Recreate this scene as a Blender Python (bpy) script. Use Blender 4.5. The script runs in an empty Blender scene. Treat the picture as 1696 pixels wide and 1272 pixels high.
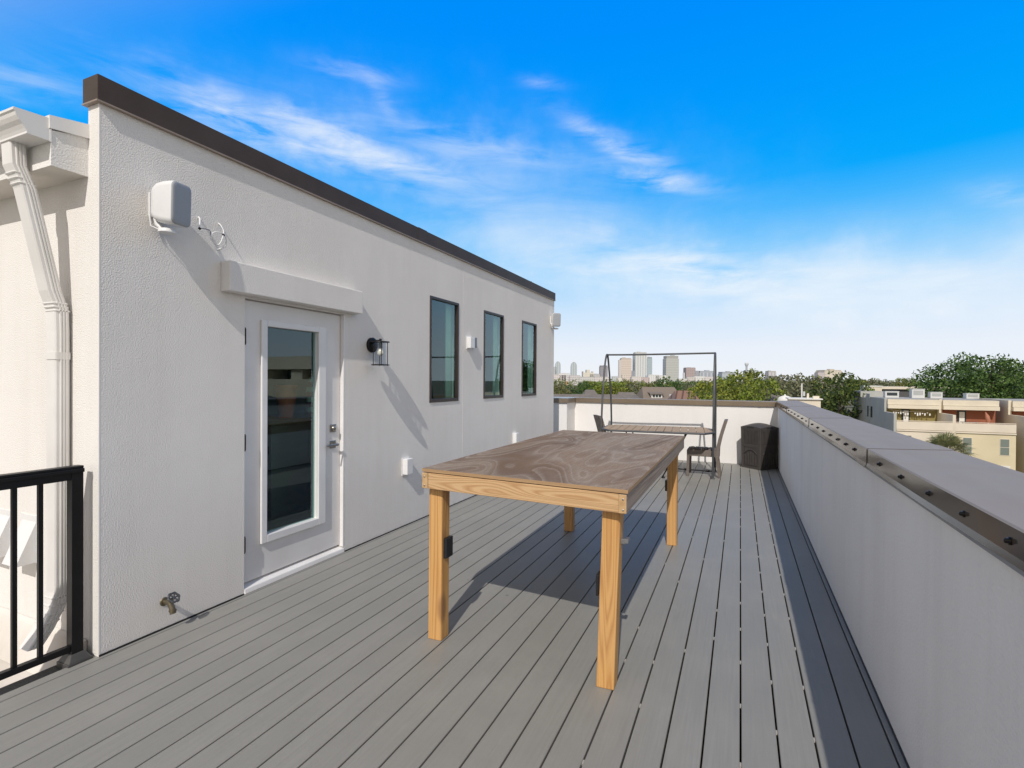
import bpy, bmesh, math, random
import numpy as np
from mathutils import Vector, Matrix, noise as mnoise

S = bpy.context.scene
C = S.collection
R = math.radians
PI = math.pi

# ------------------------------------------------------------------ camera
CAM = Vector((0, 0, 1.5))
YAW, PIT, ROL = 0.418363, -0.006579, 0.006314
cf = Vector((-math.sin(YAW)*math.cos(PIT), math.cos(YAW)*math.cos(PIT), math.sin(PIT)))
cr = Vector((math.cos(YAW), math.sin(YAW), 0)); cu = cr.cross(cf)
cr, cu = cr*math.cos(ROL)+cu*math.sin(ROL), -cr*math.sin(ROL)+cu*math.cos(ROL)
cam = bpy.data.cameras.new('camera'); camo = bpy.data.objects.new('camera', cam); C.objects.link(camo)
camo.matrix_world = Matrix((( cr.x, cu.x, -cf.x, CAM.x), (cr.y, cu.y, -cf.y, CAM.y), (cr.z, cu.z, -cf.z, CAM.z), (0, 0, 0, 1)))
cam.sensor_width = 36; cam.lens = 18.054; cam.clip_start = 0.05; cam.clip_end = 30000
S.camera = camo

GROUND = -10.5
def far(px, py, depth):
    """a bearing in the photograph taken out to a real distance"""
    return CAM + (cf + cr*((px-848)/850.54) - cu*((py-635.3)/850.54))*depth

# ------------------------------------------------------------------ materials
class NT:
    def __init__(s, tree): s.t = tree
    def n(s, typ, **kw):
        nd = s.t.nodes.new(typ)
        for k, v in kw.items():
            if k.startswith('i_'): nd.inputs[k[2:].replace('_', ' ')].default_value = v
            elif k.startswith('x'): nd.inputs[int(k[1:])].default_value = v
            else: setattr(nd, k, v)
        return nd
    def l(s, a, b): s.t.links.new(a, b)
    def math(s, op, a, b=None, c=None, clamp=False):
        m = s.n('ShaderNodeMath', operation=op); m.use_clamp = clamp
        for i, v in enumerate((a, b, c)):
            if v is None: continue
            if isinstance(v, (int, float)): m.inputs[i].default_value = v
            else: s.l(v, m.inputs[i])
        return m.outputs[0]
    def mix(s, f, a, b, blend='MIX'):
        m = s.n('ShaderNodeMix', data_type='RGBA', blend_type=blend)
        for i, v in ((0, f), (6, a), (7, b)):
            if isinstance(v, (int, float)): m.inputs[i].default_value = v
            elif isinstance(v, (tuple, list)): m.inputs[i].default_value = tuple(v)+((1,) if len(v) == 3 else ())
            else: s.l(v, m.inputs[i])
        return m.outputs[2]
    def ramp(s, f, stops, interp='LINEAR'):
        r = s.n('ShaderNodeValToRGB'); r.color_ramp.interpolation = interp
        e = r.color_ramp.elements
        while len(e) < len(stops): e.new(0.5)
        for el, (p, c) in zip(e, stops):
            el.position = p; el.color = tuple(c)+(1,) if not isinstance(c, (int, float)) else (c, c, c, 1)
        s.l(f, r.inputs[0]); return r.outputs[0]
    def noise(s, vec, scale, detail=3, rough=.5, dist=0, dim='3D'):
        nd = s.n('ShaderNodeTexNoise'); nd.inputs['Scale'].default_value = scale
        nd.inputs['Detail'].default_value = detail; nd.inputs['Roughness'].default_value = rough; nd.inputs['Distortion'].default_value = dist
        if vec is not None: s.l(vec, nd.inputs['Vector'])
        return nd.outputs[0]
    def mapping(s, vec, scale=(1, 1, 1), loc=(0, 0, 0), rot=(0, 0, 0)):
        m = s.n('ShaderNodeMapping'); m.inputs['Scale'].default_value = scale; m.inputs['Location'].default_value = loc; m.inputs['Rotation'].default_value = rot
        s.l(vec, m.inputs[0]); return m.outputs[0]

def mat(name, color=(.8, .8, .8), rough=.5, metal=0, spec=.5, build=None):
    m = bpy.data.materials.new(name); m.use_nodes = True
    t = NT(m.node_tree); b = m.node_tree.nodes['Principled BSDF']
    b.inputs['Base Color'].default_value = tuple(color)+(1,)
    b.inputs['Roughness'].default_value = rough; b.inputs['Metallic'].default_value = metal
    b.inputs['Specular IOR Level'].default_value = spec
    if build: build(t, b)
    return m
def objco(t): return t.n('ShaderNodeTexCoord').outputs['Object']
def bump(t, b, h, dist, strength=1.0):
    n = t.n('ShaderNodeBump'); n.inputs['Distance'].default_value = dist; n.inputs['Strength'].default_value = strength
    t.l(h, n.inputs['Height']); t.l(n.outputs[0], b.inputs['Normal'])

def varied(c1, c2, scale, rough=.6, metal=0, bscale=None, bdist=.002, stretch=(1, 1, 1), spec=.5, detail=4):
    def f(t, b):
        v = t.mapping(objco(t), stretch)
        t.l(t.mix(t.ramp(t.noise(v, scale, detail), [(.3, 0.), (.7, 1.)]), c1, c2), b.inputs['Base Color'])
        if bscale: bump(t, b, t.noise(v, bscale, 3), bdist)
    return lambda name: mat(name, c1, rough, metal, spec, f)

def stucco_f(base, dirt, bscale, bdist, stain=.35, big=.012):
    def f(t, b):
        co = objco(t)
        blot = t.ramp(t.noise(co, 1.1, 5, .6), [(.35, 0.), (.75, 1.)])
        streak = t.ramp(t.noise(t.mapping(co, (5, 5, .45)), 1.0, 5, .65), [(.45, 0.), (.8, 1.)])
        k = t.math('MULTIPLY', t.math('ADD', t.math('MULTIPLY', blot, .5), t.math('MULTIPLY', streak, .5)), stain, clamp=True)
        t.l(t.mix(k, base, dirt), b.inputs['Base Color'])
        n1 = t.noise(co, bscale, 1.2, .5)
        n2 = t.noise(co, 2.2, 3)
        sm = t.ramp(n1, [(.25, 0.), (.78, 1.)])
        h = t.math('ADD', sm, t.math('MULTIPLY', n2, big/bdist))
        bump(t, b, h, bdist)
    return f
M = {}
M['stucco'] = mat('white_stucco', rough=.85, spec=.25, build=stucco_f((.79, .765, .735), (.62, .585, .545), 132, .0017, .50, .005))
M['stucco_fine'] = mat('white_stucco_fine', rough=.85, spec=.25, build=stucco_f((.83, .815, .79), (.54, .525, .505), 110, .0014, .45, .004))
M['stucco_back'] = mat('white_stucco_clean', rough=.85, spec=.25, build=stucco_f((.80, .785, .765), (.66, .64, .61), 110, .0007, .4, .002))
M['bead'] = varied((.80, .785, .765), (.74, .72, .70), 6, .7)('corner_bead')
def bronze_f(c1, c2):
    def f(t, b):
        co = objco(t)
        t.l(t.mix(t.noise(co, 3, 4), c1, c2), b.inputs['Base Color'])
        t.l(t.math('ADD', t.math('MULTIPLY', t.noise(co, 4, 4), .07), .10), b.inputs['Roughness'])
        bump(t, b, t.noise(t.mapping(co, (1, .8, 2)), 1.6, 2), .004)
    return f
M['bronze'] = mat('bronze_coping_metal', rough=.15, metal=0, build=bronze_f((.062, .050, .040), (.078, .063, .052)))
def bronze_lit_top(t, b):
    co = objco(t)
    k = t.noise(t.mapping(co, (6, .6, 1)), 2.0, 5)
    t.l(t.mix(k, (.248, .216, .190), (.295, .260, .232)), b.inputs['Base Color'])  # same bronze, coloured lighter for the sun and sky light on top
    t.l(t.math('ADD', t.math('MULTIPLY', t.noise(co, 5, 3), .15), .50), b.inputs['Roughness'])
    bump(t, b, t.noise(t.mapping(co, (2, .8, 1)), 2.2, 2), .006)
M['bronze_lit_top'] = mat('bronze_coping_lit_top', rough=.55, metal=0, spec=.22, build=bronze_lit_top)
M['dark_bronze'] = varied((.060, .044, .036), (.075, .057, .048), 4, .5, 0, 40, .0006, spec=.2)('dark_bronze_metal')
M['lip'] = varied((.33, .26, .21), (.27, .21, .17), 5, .4)('coping_drip_lip')
M['screw'] = mat('screw_metal', (.02, .018, .017), .25, .8)
def deck_f(t, b):
    co = objco(t)
    sep = t.n('ShaderNodeSeparateXYZ'); t.l(co, sep.inputs[0])
    board = t.math('FLOOR', t.math('DIVIDE', t.math('SUBTRACT', sep.outputs[0], .0135), .1421))
    wn = t.n('ShaderNodeTexWhiteNoise', noise_dimensions='1D'); t.l(board, wn.inputs['W'])
    off = t.n('ShaderNodeCombineXYZ'); t.l(t.math('MULTIPLY', wn.outputs[0], 30.), off.inputs[1])
    va = t.n('ShaderNodeVectorMath', operation='ADD'); t.l(co, va.inputs[0]); t.l(off.outputs[0], va.inputs[1])
    v = va.outputs[0]
    grain = t.noise(t.mapping(v, (42, 1.3, 10)), 2.0, 5, .6)
    blot = t.noise(co, 1.6, 4, .6)
    scuff = t.ramp(t.noise(t.mapping(v, (9, 3, 1)), 1.3, 6, .7), [(.58, 0.), (.74, 1.)])
    base = t.mix(t.ramp(grain, [(.3, 0.), (.7, 1.)]), (.240, .235, .217), (.278, .272, .252))
    base = t.mix(t.math('MULTIPLY', wn.outputs[0], .55), base, (.228, .224, .207))
    base = t.mix(t.math('MULTIPLY', t.ramp(blot, [(.45, 0.), (.8, 1.)]), .30), base, (.37, .352, .32))
    base = t.mix(t.math('MULTIPLY', scuff, .12), base, (.42, .405, .38))
    spots = t.n('ShaderNodeTexVoronoi'); spots.inputs['Scale'].default_value = 2.3; t.l(co, spots.inputs['Vector'])
    sp = t.ramp(spots.outputs['Distance'], [(.0, 1.), (.022, 1.), (.032, 0.)])
    base = t.mix(t.math('MULTIPLY', sp, .55), base, (.09, .085, .08))
    t.l(base, b.inputs['Base Color'])
    t.l(t.math('ADD', t.math('MULTIPLY', grain, .2), .42), b.inputs['Roughness'])
    bump(t, b, grain, .0008)
M['deck'] = mat('grey_composite_deck', rough=.5, spec=.4, build=deck_f)
M['gap'] = mat('deck_gap_shadow_base', (.004, .004, .004), 1., spec=0)
M['clip'] = mat('deck_clip_steel', (.40, .38, .34), .5)

def pine_f(axis, c1, c2, knots=True, freq=9):
    def f(t, b):
        co = objco(t)
        oi = t.n('ShaderNodeObjectInfo')
        off = t.n('ShaderNodeCombineXYZ')
        for i in range(3): t.l(t.math('MULTIPLY', oi.outputs['Random'], 17.+i*5), off.inputs[i])
        va = t.n('ShaderNodeVectorMath', operation='ADD'); t.l(co, va.inputs[0]); t.l(off.outputs[0], va.inputs[1])
        sc = [15., 15., 15.]; sc[axis] = .26
        v = t.mapping(va.outputs[0], tuple(sc))
        n = t.noise(v, 1.0, 1.2, .4, .35)
        rings = t.math('PINGPONG', t.math('MULTIPLY', n, freq*2.6), 1.0)
        fs = [90., 90., 90.]; fs[axis] = 2.5
        fine = t.noise(t.mapping(va.outputs[0], tuple(fs)), 1.0, 3)
        k = t.math('ADD', t.math('MULTIPLY', t.ramp(rings, [(.30, 0.), (.95, 1.)]), .85), t.math('MULTIPLY', t.math('SUBTRACT', fine, .4), .6))
        c = t.mix(t.math('MULTIPLY', k, .78), c1, c2)
        if knots:
            vs = [3.4, 3.4, 3.4]; vs[axis] = 1.6
            vo = t.n('ShaderNodeTexVoronoi'); vo.inputs['Scale'].default_value = 1.0
            t.l(t.mapping(va.outputs[0], tuple(vs)), vo.inputs['Vector'])
            kn = t.ramp(vo.outputs['Distance'], [(.0, 1.), (.10, .85), (.17, 0.)])
            c = t.mix(t.math('MULTIPLY', kn, .75), c, (.20, .085, .03))
        c = t.mix(t.math('MULTIPLY', t.noise(co, 3, 4), .3), c, (.55, .40, .26))
        t.l(c, b.inputs['Base Color'])
        bump(t, b, k, .0008)
    return f
M['pine_z'] = mat('pine_leg', rough=.55, spec=.35, build=pine_f(2, (.64, .355, .115), (.40, .165, .035)))
M['pine_x'] = mat('pine_rail', rough=.6, spec=.3, build=pine_f(0, (.58, .385, .20), (.36, .175, .06)))
M['pine_y'] = mat('pine_rail_weathered', rough=.75, spec=.25, build=pine_f(1, (.30, .255, .22), (.17, .135, .115), True, 12))
def ply_f(t, b):
    co = objco(t)
    v = t.mapping(co, (2.4, .56, 1), (5.3, 1.2, 0), (0, 0, R(-5)))
    n = t.noise(v, 1.1, 1.6, .38, .9)
    fine = t.noise(t.mapping(co, (110, 5., 1)), 1.0, 5, .7)
    n = t.math('MULTIPLY_ADD', fine, .010, n)
    r1 = t.math('FRACT', t.math('MULTIPLY', n, 13.))
    lines = t.ramp(r1, [(.0, 0.), (.55, .1), (.86, 1.), (.93, .9), (1., 0.)])
    bands = t.ramp(t.math('PINGPONG', t.math('MULTIPLY', n, 5.3), 1.0), [(.15, 0.), (.85, 1.)])
    blot = t.noise(co, 2.4, 5, .6)
    speck = t.noise(t.mapping(co, (260, 30., 1)), 1.0, 2, .6)
    warm = t.noise(t.mapping(co, (1, .6, 1), (3, 9, 0)), 1.4, 3)
    c = t.mix(bands, (.165, .106, .068), (.300, .230, .172))
    c = t.mix(t.math('MULTIPLY', t.ramp(warm, [(.45, 0.), (.7, 1.)]), .5), c, (.270, .175, .100))
    c = t.mix(t.math('MULTIPLY', lines, t.math('MULTIPLY_ADD', blot, 1.2, -.10, True)), c, (.40, .335, .27))
    c = t.mix(t.math('MULTIPLY', t.ramp(fine, [(.42, 0.), (.66, 1.)]), .45), c, (.125, .085, .062))
    c = t.mix(t.math('MULTIPLY', t.ramp(speck, [(.52, 0.), (.72, 1.)]), .45), c, (.10, .072, .055))
    c = t.mix(t.math('MULTIPLY', t.ramp(blot, [(.45, 0.), (.72, 1.)]), .35), c, (.345, .30, .26))
    t.l(c, b.inputs['Base Color'])
    bump(t, b, t.math('ADD', fine, lines), .0009)
M['ply'] = mat('weathered_plywood', rough=.8, spec=.2, build=ply_f)
def plyedge_f(t, b):
    co = objco(t)
    n = t.noise(t.mapping(co, (6, 6, 260)), 1.0, 3)
    t.l(t.mix(n, (.50, .33, .17), (.24, .14, .075)), b.inputs['Base Color'])
M['ply_edge'] = mat('plywood_edge', rough=.75, build=plyedge_f)
M['black_metal'] = varied((.005, .005, .006), (.009, .009, .010), 8, .4, spec=.3)('black_painted_metal')
M['black_plastic'] = varied((.010, .010, .012), (.018, .018, .02), 12, .4)('black_plastic')
M['frame_metal'] = varied((.055, .058, .064), (.085, .088, .094), 6, .45, .2)('grey_tube_metal')
M['white_paint'] = varied((.78, .77, .765), (.70, .685, .675), 3.0, .45)('white_door_paint')
M['white_plastic'] = varied((.78, .78, .78), (.72, .72, .725), 5, .4)('white_plastic')
M['grille'] = varied((.34, .36, .39), (.30, .32, .35), 300, .6, 0, 400, .0006)('speaker_grille')  # grille grey deepened for the shade on the front turned from the sun
M['gutter_white'] = varied((.80, .79, .775), (.70, .685, .66), 2.5, .38)('white_gutter_metal')
M['membrane'] = varied((.80, .77, .73), (.52, .47, .41), 1.3, .6, 0, 3, .01, detail=6)('white_roof_membrane')
M['soffit'] = varied((.66, .62, .57), (.60, .56, .51), 2, .7, 0, 90, .001)('soffit_stucco')
M['win_frame'] = varied((.028, .019, .016), (.04, .028, .023), 6, .4)('bronze_window_frame')
M['nickel'] = mat('satin_nickel', (.42, .39, .36), .28, 1)
M['brass'] = varied((.24, .205, .14), (.17, .145, .10), 40, .45, .8)('aged_brass')
M['grey_steel'] = varied((.30, .31, .33), (.22, .23, .25), 12, .45, .6)('galvanised_steel')
M['resin'] = varied((.050, .044, .040), (.066, .058, .053), 14, .5, 0, 120, .0006)('dark_brown_resin')
def wicker_f(t, b):
    co = objco(t)
    w1 = t.n('ShaderNodeTexChecker'); w1.inputs['Scale'].default_value = 110
    t.l(co, w1.inputs['Vector'])
    n = t.noise(co, 26, 3)
    t.l(t.mix(t.math('ADD', t.math('MULTIPLY', w1.outputs['Fac'], .55), t.math('MULTIPLY', n, .4)), (.10, .08, .068), (.29, .245, .215)), b.inputs['Base Color'])
    bump(t, b, w1.outputs['Fac'], .003)
M['wicker'] = mat('brown_wicker', rough=.7, build=wicker_f)
M['slat'] = mat('brown_composite_slat', rough=.6, build=pine_f(1, (.42, .285, .145), (.31, .20, .095), False))
M['terracotta'] = varied((.50, .10, .045), (.40, .075, .035), 8, .7)('terracotta')
M['curtain'] = varied((.66, .70, .62), (.48, .53, .46), 2, .9, 0, None, .002, (1, 14, .2))('pale_curtain')
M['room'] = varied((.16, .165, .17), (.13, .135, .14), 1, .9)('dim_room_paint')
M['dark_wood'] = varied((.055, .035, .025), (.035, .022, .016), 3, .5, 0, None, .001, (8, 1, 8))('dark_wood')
M['stripe_red'] = mat('red_white_stripe', rough=.6, build=lambda t, b: t.l(t.ramp(t.math('PINGPONG', t.math('MULTIPLY', (lambda s: (t.l(objco(t), s.inputs[0]), s.outputs[2])[1])(t.n('ShaderNodeSeparateXYZ')), 22.), 1.), [(.45, (.30, .03, .04)), (.55, (.7, .68, .66))]), b.inputs['Base Color']))

def glass_mat(name, tint, refl=1.0, ior=1.6, rough=0.0):
    m = bpy.data.materials.new(name); m.use_nodes = True
    t = NT(m.node_tree); m.node_tree.nodes.clear()
    out = t.n('ShaderNodeOutputMaterial'); mx = t.n('ShaderNodeMixShader')
    tr = t.n('ShaderNodeBsdfTransparent'); tr.inputs[0].default_value = tuple(tint)+(1,)
    gl = t.n('ShaderNodeBsdfGlossy'); gl.inputs['Roughness'].default_value = rough; gl.inputs['Color'].default_value = (.74, .94, 1, 1)
    fr = t.n('ShaderNodeFresnel'); fr.inputs['IOR'].default_value = ior
    bf = t.n('ShaderNodeNewGeometry').outputs['Backfacing']
    t.l(t.math('MULTIPLY', t.math('MULTIPLY', fr.outputs[0], refl, clamp=True), t.math('SUBTRACT', 1.0, bf)), mx.inputs[0])
    t.l(tr.outputs[0], mx.inputs[1]); t.l(gl.outputs[0], mx.inputs[2]); t.l(mx.outputs[0], out.inputs[0])
    return m
M['glass'] = glass_mat('tinted_window_glass', (.78, .95, .92), 1.7, 1.62)
M['lamp_glass'] = glass_mat('clear_lamp_glass', (.86, .88, .92), 1.0, 1.45)

# foliage: light and dark leaves by island
def leaf_mat(name, stops):
    m = bpy.data.materials.new(name); m.use_nodes = True
    t = NT(m.node_tree); m.node_tree.nodes.clear()
    out = t.n('ShaderNodeOutputMaterial'); mx = t.n('ShaderNodeMixShader'); mx.inputs[0].default_value = .28
    g = t.n('ShaderNodeNewGeometry'); oi = t.n('ShaderNodeObjectInfo')
    k = t.math('ADD', t.math('MULTIPLY', g.outputs['Random Per Island'], .62), t.math('MULTIPLY', t.noise(objco(t), .35, 2), .38))
    c = t.ramp(k, stops)
    hs = t.n('ShaderNodeHueSaturation'); t.l(c, hs.inputs['Color'])
    t.l(t.math('ADD', t.math('MULTIPLY', oi.outputs['Random'], .04), .48), hs.inputs['Hue'])
    t.l(t.math('ADD', t.math('MULTIPLY', oi.outputs['Random'], .35), .82), hs.inputs['Value'])
    d = t.n('ShaderNodeBsdfPrincipled'); d.inputs['Roughness'].default_value = .5; d.inputs['Specular IOR Level'].default_value = .3
    tl = t.n('ShaderNodeBsdfTranslucent')
    t.l(hs.outputs[0], d.inputs['Base Color']); t.l(hs.outputs[0], tl.inputs[0])
    t.l(d.outputs[0], mx.inputs[1]); t.l(tl.outputs[0], mx.inputs[2]); t.l(mx.outputs[0], out.inputs[0])
    return m
M['leaf_dark'] = leaf_mat('dark_oak_leaves', [(0.15, (0.0284, 0.0537, 0.0158)), (0.5, (0.079, 0.1343, 0.0316)), (0.85, (0.1659, 0.237, 0.0554))])
M['leaf_olive'] = leaf_mat('olive_leaves', [(0.15, (0.0682, 0.0818, 0.0273)), (0.5, (0.1705, 0.1876, 0.0546)), (0.85, (0.2983, 0.3069, 0.0989))])
M['leaf_bright'] = leaf_mat('bright_green_leaves', [(0.15, (0.0691, 0.1043, 0.0154)), (0.5, (0.1917, 0.2455, 0.0306)), (0.85, (0.3298, 0.3605, 0.0537))])
M['leaf_grey'] = leaf_mat('grey_green_leaves', [(0.15, (0.0725, 0.0805, 0.0483)), (0.5, (0.1932, 0.1964, 0.1095)), (0.85, (0.322, 0.314, 0.1851))])
M['palm'] = leaf_mat('palm_leaves', [(0.15, (0.1072, 0.1365, 0.0585)), (0.5, (0.2535, 0.2925, 0.1268)), (0.85, (0.4485, 0.4485, 0.234))])
M['bark'] = varied((.13, .105, .085), (.23, .20, .17), 6, .9, 0, 20, .02, (4, 4, 1))('bark')

# ------------------------------------------------------------------ mesh builder
class MB:
    def __init__(s): s.v = []; s.f = []; s.m = []; s.sm = []
    def add(s, vs, fs, mi=0, smooth=False):
        o = len(s.v); s.v += [tuple(v) for v in vs]
        s.f += [tuple(i+o for i in f) for f in fs]; s.m += [mi]*len(fs); s.sm += [smooth]*len(fs)
        return s
    def box(s, x0, x1, y0, y1, z0, z1, mi=0, mtx=None, bev=0):
        if bev:
            bm = bmesh.new(); bmesh.ops.create_cube(bm, size=1)
            for v in bm.verts: v.co = Vector((x0+(v.co.x+.5)*(x1-x0), y0+(v.co.y+.5)*(y1-y0), z0+(v.co.z+.5)*(z1-z0)))
            bmesh.ops.bevel(bm, geom=bm.edges[:], offset=bev, segments=2, profile=.6, affect='EDGES')
            bm.verts.index_update()
            vs = [v.co.copy() for v in bm.verts]; fs = [[v.index for v in f.verts] for f in bm.faces]; bm.free()
        else:
            vs = [Vector(p) for p in ((x0, y0, z0), (x1, y0, z0), (x1, y1, z0), (x0, y1, z0), (x0, y0, z1), (x1, y0, z1), (x1, y1, z1), (x0, y1, z1))]
            fs = [(0, 3, 2, 1), (4, 5, 6, 7), (0, 1, 5, 4), (1, 2, 6, 5), (2, 3, 7, 6), (3, 0, 4, 7)]
        if mtx is not None: vs = [mtx @ v for v in vs]
        return s.add(vs, fs, mi)
    def hexa(s, bot, top, mi=0):
        return s.add(list(bot)+list(top), [(0, 3, 2, 1), (4, 5, 6, 7), (0, 1, 5, 4), (1, 2, 6, 5), (2, 3, 7, 6), (3, 0, 4, 7)], mi)
    def quad(s, a, b, c, d, mi=0): return s.add((a, b, c, d), [(0, 1, 2, 3)], mi)
    def tube(s, pts, r, n=10, mi=0, cap=True, smooth=True):
        pts = [Vector(p) for p in pts]; rs = r if isinstance(r, (list, tuple)) else [r]*len(pts)
        rings = []; up = None
        for i, p in enumerate(pts):
            d = (pts[min(i+1, len(pts)-1)]-pts[max(i-1, 0)]).normalized()
            if up is None: up = Vector((0, 0, 1)) if abs(d.z) < .9 else Vector((0, 1, 0))
            a = d.cross(up).normalized(); up = a.cross(d).normalized()
            rings.append([p+(a*math.cos(2*PI*k/n)+up*math.sin(2*PI*k/n))*rs[i] for k in range(n)])
        vs = [v for g in rings for v in g]
        fs = [(i*n+k, i*n+(k+1) % n, (i+1)*n+(k+1) % n, (i+1)*n+k) for i in range(len(pts)-1) for k in range(n)]
        s.add(vs, fs, mi, smooth)
        if cap:
            s.add(rings[0], [tuple(range(n))[::-1]], mi); s.add(rings[-1], [tuple(range(n))], mi)
        return s
    def lathe(s, prof, n=24, mi=0, mtx=None, smooth=True):
        vs = [Vector((r*math.cos(2*PI*k/n), r*math.sin(2*PI*k/n), z)) for r, z in prof for k in range(n)]
        if mtx is not None: vs = [mtx @ v for v in vs]
        fs = [(i*n+k, i*n+(k+1) % n, (i+1)*n+(k+1) % n, (i+1)*n+k) for i in range(len(prof)-1) for k in range(n)]
        s.add(vs, fs, mi, smooth)
        if prof[0][0] > 0: s.add(vs[:n], [tuple(range(n))[::-1]], mi)
        if prof[-1][0] > 0: s.add(vs[-n:], [tuple(range(n))], mi)
        return s
    def prism(s, poly, z0, z1, mi=0, mtx=None):
        n = len(poly)
        vs = [Vector((x, y, z0)) for x, y in poly]+[Vector((x, y, z1)) for x, y in poly]
        if mtx is not None: vs = [mtx @ v for v in vs]
        fs = [tuple(range(n))[::-1], tuple(range(n, 2*n))]+[(k, (k+1) % n, n+(k+1) % n, n+k) for k in range(n)]
        return s.add(vs, fs, mi)
    def build(s, name, mats, parent=None, bev=0):
        me = bpy.data.meshes.new(name)
        off = Vector((0, 0, 0)); p = parent
        while p is not None: off += p.location; p = p.parent
        me.from_pydata([tuple(Vector(v)-off) for v in s.v], [], s.f)
        if not isinstance(mats, (list, tuple)): mats = [mats]
        for m in mats: me.materials.append(m)
        me.polygons.foreach_set('material_index', s.m); me.polygons.foreach_set('use_smooth', s.sm)
        me.update()
        o = bpy.data.objects.new(name, me); C.objects.link(o)
        if parent is not None: o.parent = parent
        if bev:
            b = o.modifiers.new('bevel', 'BEVEL'); b.width = bev; b.segments = 2; b.limit_method = 'ANGLE'; b.angle_limit = R(50)
        return o

def tag(o, label=None, cat=None, group=None, kind=None):
    if label: o['label'] = label
    if cat: o['category'] = cat
    if group: o['group'] = group
    if kind: o['kind'] = kind
    return o
def thing(name, loc, label, cat, group=None):
    o = bpy.data.objects.new(name, None); C.objects.link(o); o.location = loc; o.empty_display_size = .2
    return tag(o, label, cat, group)
def copy_tree(o, parent=None):
    c = o.copy(); C.objects.link(c); c.parent = parent
    for ch in list(o.children): copy_tree(ch, c)
    return c
def rotm(loc, rz=0, rx=0, ry=0):
    return Matrix.Translation(Vector(loc)) @ Matrix.Rotation(rz, 4, 'Z') @ Matrix.Rotation(ry, 4, 'Y') @ Matrix.Rotation(rx, 4, 'X')

# ------------------------------------------------------------------ setting: deck, lower roof, ground
P0, PITCH, GAP = .0135, .1421, .0078
DY0, DY1, WX, PX, BY = -3.0, 10.29, -3.14, .612, 10.29
mb = MB()
edges = [P0+PITCH*k for k in range(-22, 5)]
strips = [(-3.178, edges[0])]+list(zip(edges[:-1], edges[1:]))+[(edges[-1], PX+.01)]
for i, (a, b) in enumerate(strips):
    x0 = a+(GAP/2 if i else 0); x1 = b-(GAP/2 if i < len(strips)-1 else 0)
    r_ = .0022
    # board with eased edges (top profile), running in y
    prof = [(x0, -.024), (x0, -r_), (x0+r_, 0), (x1-r_, 0), (x1, -r_), (x1, -.024)]
    vs = [(x, DY0, z) for x, z in prof]+[(x, DY1+.0, z) for x, z in prof]
    mb.add(vs, [(k, k+1, 6+k+1, 6+k) for k in range(5)]+[(0, 6, 11, 5)], 0)
    mb.add(vs, [(5, 4, 3, 2, 1, 0)], 0)
mb.box(-6.0, WX+.03, 8.96, BY, -.024, -.0005, 0)
mb.box(-3.17, PX, DY0, DY1, -.05, -.028, 1)
rnd = random.Random(5)
for k, x in enumerate(edges):
    if k < 17 or k > 24: continue
    y = 1.1+rnd.random()*.3
    while y < 10:
        if rnd.random() < (.9 if k > 21 else .35):
            mb.box(x-.0035, x+.0035, y, y+.022, -.014, -.0055, 2)
        y += .4064
mb.box(-3.6, -3.5, 2.0, 2.1, -.05, -.04, 1)
deck = tag(mb.build('deck', [M['deck'], M['gap'], M['clip']]), 'grey composite roof deck of long boards with dark gaps', 'deck', kind='structure')

def grid_ground():
    mb = MB(); 
    rs = [-9000, -3000, -1000, -300, -100, 0, 100, 300, 1000, 3000, 9000]
    n = len(rs)
    mb.add([(x, y, GROUND) for y in rs for x in rs], [(j*n+i, j*n+i+1, (j+1)*n+i+1, (j+1)*n+i) for j in range(n-1) for i in range(n-1)])
    return mb
M['ground'] = varied((.10, .11, .055), (.17, .15, .10), .09, .95, detail=6)('dry_grass_ground')
M['asphalt'] = varied((.055, .055, .057), (.075, .073, .072), .8, .9)('asphalt')
M['concrete'] = varied((.34, .33, .31), (.27, .26, .245), 1.5, .85)('concrete')
tag(grid_ground().build('ground', M['ground']), 'dry grass ground reaching the horizon', 'ground', kind='structure')
mb = MB(); mb.quad((-60, 56, GROUND+.006), (90, 56, GROUND+.006), (90, 63, GROUND+.006), (-60, 63, GROUND+.006))
tag(mb.build('road', M['asphalt']), 'asphalt street below the townhouses', 'road', kind='structure')
mb = MB(); mb.box(-60, 90, 64.0, 65.8, GROUND-.1, GROUND+.12)
tag(mb.build('pavement', M['concrete']), 'concrete pavement in front of the townhouses', 'pavement', kind='structure')

# ------------------------------------------------------------------ own building
HB = thing('rooftop_house', (-3.14, 1.615, -.2), 'white stucco rooftop room with brown metal coping, glazed door and three narrow windows', 'house')
def wall_panel(mb, x, y0, y1, z0, z1, holes, depth, mi=0, mj=0):
    ys = sorted({y0, y1, *[h[0] for h in holes], *[h[1] for h in holes]})
    zs = sorted({z0, z1, *[h[2] for h in holes], *[h[3] for h in holes]})
    for a, b in zip(ys[:-1], ys[1:]):
        for c, d in zip(zs[:-1], zs[1:]):
            if any(h[0]-1e-6 <= a and b <= h[1]+1e-6 and h[2]-1e-6 <= c and d <= h[3]+1e-6 for h in holes): continue
            mb.quad((x, a, c), (x, b, c), (x, b, d), (x, a, d), mi)
    for a, b, c, d in holes:
        X = x-depth
        mb.quad((x, a, c), (x, a, d), (X, a, d), (X, a, c), mj); mb.quad((x, b, c), (X, b, c), (X, b, d), (x, b, d), mj)
        mb.quad((x, a, d), (x, b, d), (X, b, d), (X, a, d), mj); mb.quad((x, a, c), (X, a, c), (X, b, c), (x, b, c), mj)
DOOR = (2.500, 3.486, 0.012, 2.062)
WINS = [(4.815, 5.447, 1.25, 2.435), (6.12, 6.742, 1.255, 2.44), (7.43, 8.05, 1.254, 2.448)]
YA, YB = 1.615, 8.95
mb = MB()
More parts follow.
